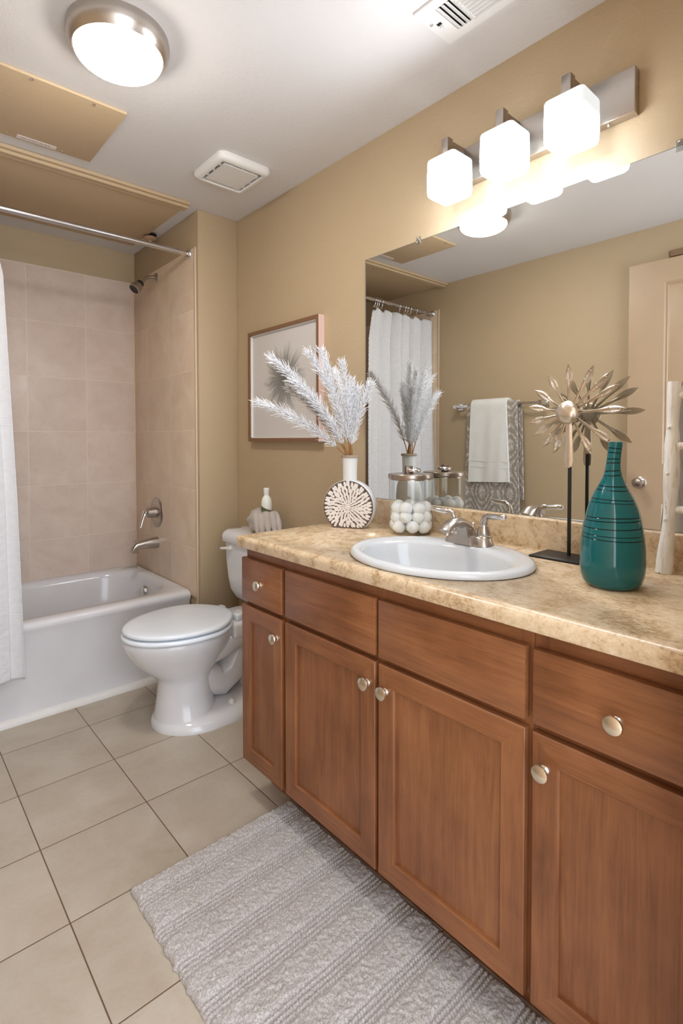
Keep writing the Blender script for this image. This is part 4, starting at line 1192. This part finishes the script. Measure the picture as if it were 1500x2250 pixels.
# ------------------------------------------------------------------ driftwood ladder
t = thing('driftwood_ladder', 'small whitewashed driftwood ladder leaning on the mirror at the right edge', 'decorative ladder', (-.05, .33, ZC))
tw = NT('whitewashed_wood'); vw = tw.objco()
nn = tw.noise(tw.mapping(vw, (1, 1, .12)), 95, 4, .6, .4)
n2 = tw.noise(tw.mapping(vw, (1, 1, .3)), 60, 3, .6)
spk = tw.ramp(n2, [(.27, (1, 1, 1)), (.33, (0, 0, 0))])
colw = tw.mix(spk, tw.ramp(nn, [(.3, s2l((216, 206, 196))), (.5, s2l((244, 243, 242)))]), s2l((140, 104, 72)))
M_WHWOOD = tw.done(colw, .75, tw.bump(nn, .5, .004))
def rail(y, seed, lean_y=-.012):
    P = []; R = []
    for k in np.linspace(0, 1, 22):
        z = ZC + .47 * k
        P.append((-.058 + .026 * k + .003 * math.sin(k * 9 + seed), y + lean_y * k + .0035 * math.sin(k * 7 + seed * 2), z))
        R.append(.0165 + .0022 * math.sin(k * 13 + seed) + .003 * math.exp(-((k - .68) / .05) ** 2) - .002 * k)
    m = MB().tube(P, R, 18)
    for k in (.3, .55, .8): m.sphere((P[int(k * 21)][0] - .017, P[int(k * 21)][1] + .004, P[int(k * 21)][2]), .0045, 8, 6)
    return m.build('rail', M_WHWOOD, t, 60)
rail(.443, 1.0); rail(.235, 2.3)
for z in (1.082, 1.236, 1.36):
    k = (z - ZC) / .47; x = -.058 + .026 * k
    MB().tube([(x, .425, z), (x, .38, z - .001), (x, .33, z + .002), (x, .28, z), (x, .235, z)], [.009, .0105, .0110, .0105, .009], 14).build('rung', M_WHWOOD, t, 60)

# ------------------------------------------------------------------ bath rug
def rug():
    x0, x1, y0, y1 = -.998, -.452, .53, 1.462
    st = .0024
    nx, ny = int((x1 - x0) / st), int((y1 - y0) / st)
    X = np.linspace(x0, x1, nx + 1); Y = np.linspace(y0, y1, ny + 1)
    gx, gy = np.meshgrid(X, Y)
    def vnoise(s, seed):
        r = np.random.default_rng(seed); g = r.random((int(2 / s) + 4, int(2 / s) + 4))
        u = (gx - x0) / s; v = (gy - y0) / s; iu = u.astype(int); iv = v.astype(int); fu = u - iu; fv = v - iv
        fu = fu * fu * (3 - 2 * fu); fv = fv * fv * (3 - 2 * fv)
        return (g[iv, iu] * (1 - fu) + g[iv, iu + 1] * fu) * (1 - fv) + (g[iv + 1, iu] * (1 - fu) + g[iv + 1, iu + 1] * fu) * fv
    h = .0120 + .0034 * vnoise(.0085, 1) + .0042 * vnoise(.0048, 2) + .0016 * vnoise(.0026, 11) + .002 * vnoise(.03, 3)
    for k, yc in enumerate(np.arange(1.385, .5, -.118)):
        wob = .004 * (vnoise(.10, 20 + k) - .5)
        dd = gy - yc + wob
        rib = 0.0 * dd
        for j in (-1.5, -.5, .5, 1.5):
            d = np.abs(dd - j * .0125)
            rib = rib - .0080 * np.exp(-(d / .0030) ** 2)
        near = np.exp(-(dd / .026) ** 4)
        h = h * (1 - near) + near * (.0150 + rib + .0014 * np.sin(gx * 2 * PI / .0085) + .15 * (h - .016))
    ed = np.minimum(np.minimum(gx - x0, x1 - gx), np.minimum(gy - y0, y1 - gy))
    h = h * np.clip(ed / .010, 0.05, 1) ** .5
    jx = .0018 * (vnoise(.012, 5) - .5); jy = .0018 * (vnoise(.012, 6) - .5)
    eb = np.exp(-(ed / .006) ** 2)
    px = gx + jx + eb * .006 * (vnoise(.014, 8) - .5); py = gy + jy + eb * .007 * (vnoise(.014, 9) - .5)
    V = np.stack([px, py, h], -1).reshape(-1, 3)
    idx = np.arange((nx + 1) * (ny + 1)).reshape(ny + 1, nx + 1)
    F = np.stack([idx[:-1, :-1], idx[:-1, 1:], idx[1:, 1:], idx[1:, :-1]], -1).reshape(-1, 4)
    # closed underside around the border
    border = list(idx[0, :]) + list(idx[1:, -1]) + list(idx[-1, -2::-1]) + list(idx[-2:0:-1, 0])
    m = MB(); m.v = [tuple(p) for p in V.tolist()]; m.f = [tuple(f) for f in F.tolist()]
    n0 = len(m.v)
    for b in border: m.v.append((V[b][0], V[b][1], .0006))
    nb = len(border)
    for i in range(nb):
        j = (i + 1) % nb
        m.f.append((int(border[i]), n0 + i, n0 + j, int(border[j])))
    m.f.append(tuple(n0 + i for i in range(nb - 1, -1, -1)))
    m.mi = [0] * len(m.f)
    tr = NT('grey_cotton_pile'); p = tr.pos()
    c = tr.ramp(tr.noise(p, 260, 3, .6), [(.35, s2l((158, 150, 144))), (.6, s2l((198, 193, 190)))])
    M = tr.done(c, .95, tr.bump(tr.noise(p, 420, 2), .6, .003), Sheen_Weight=.3)
    o = m.build('bath_rug', M, None, 180, recalc=True)
    return tag(o, 'light grey cotton bath rug with ribbed stripes on the tile floor', 'rug')
rug()
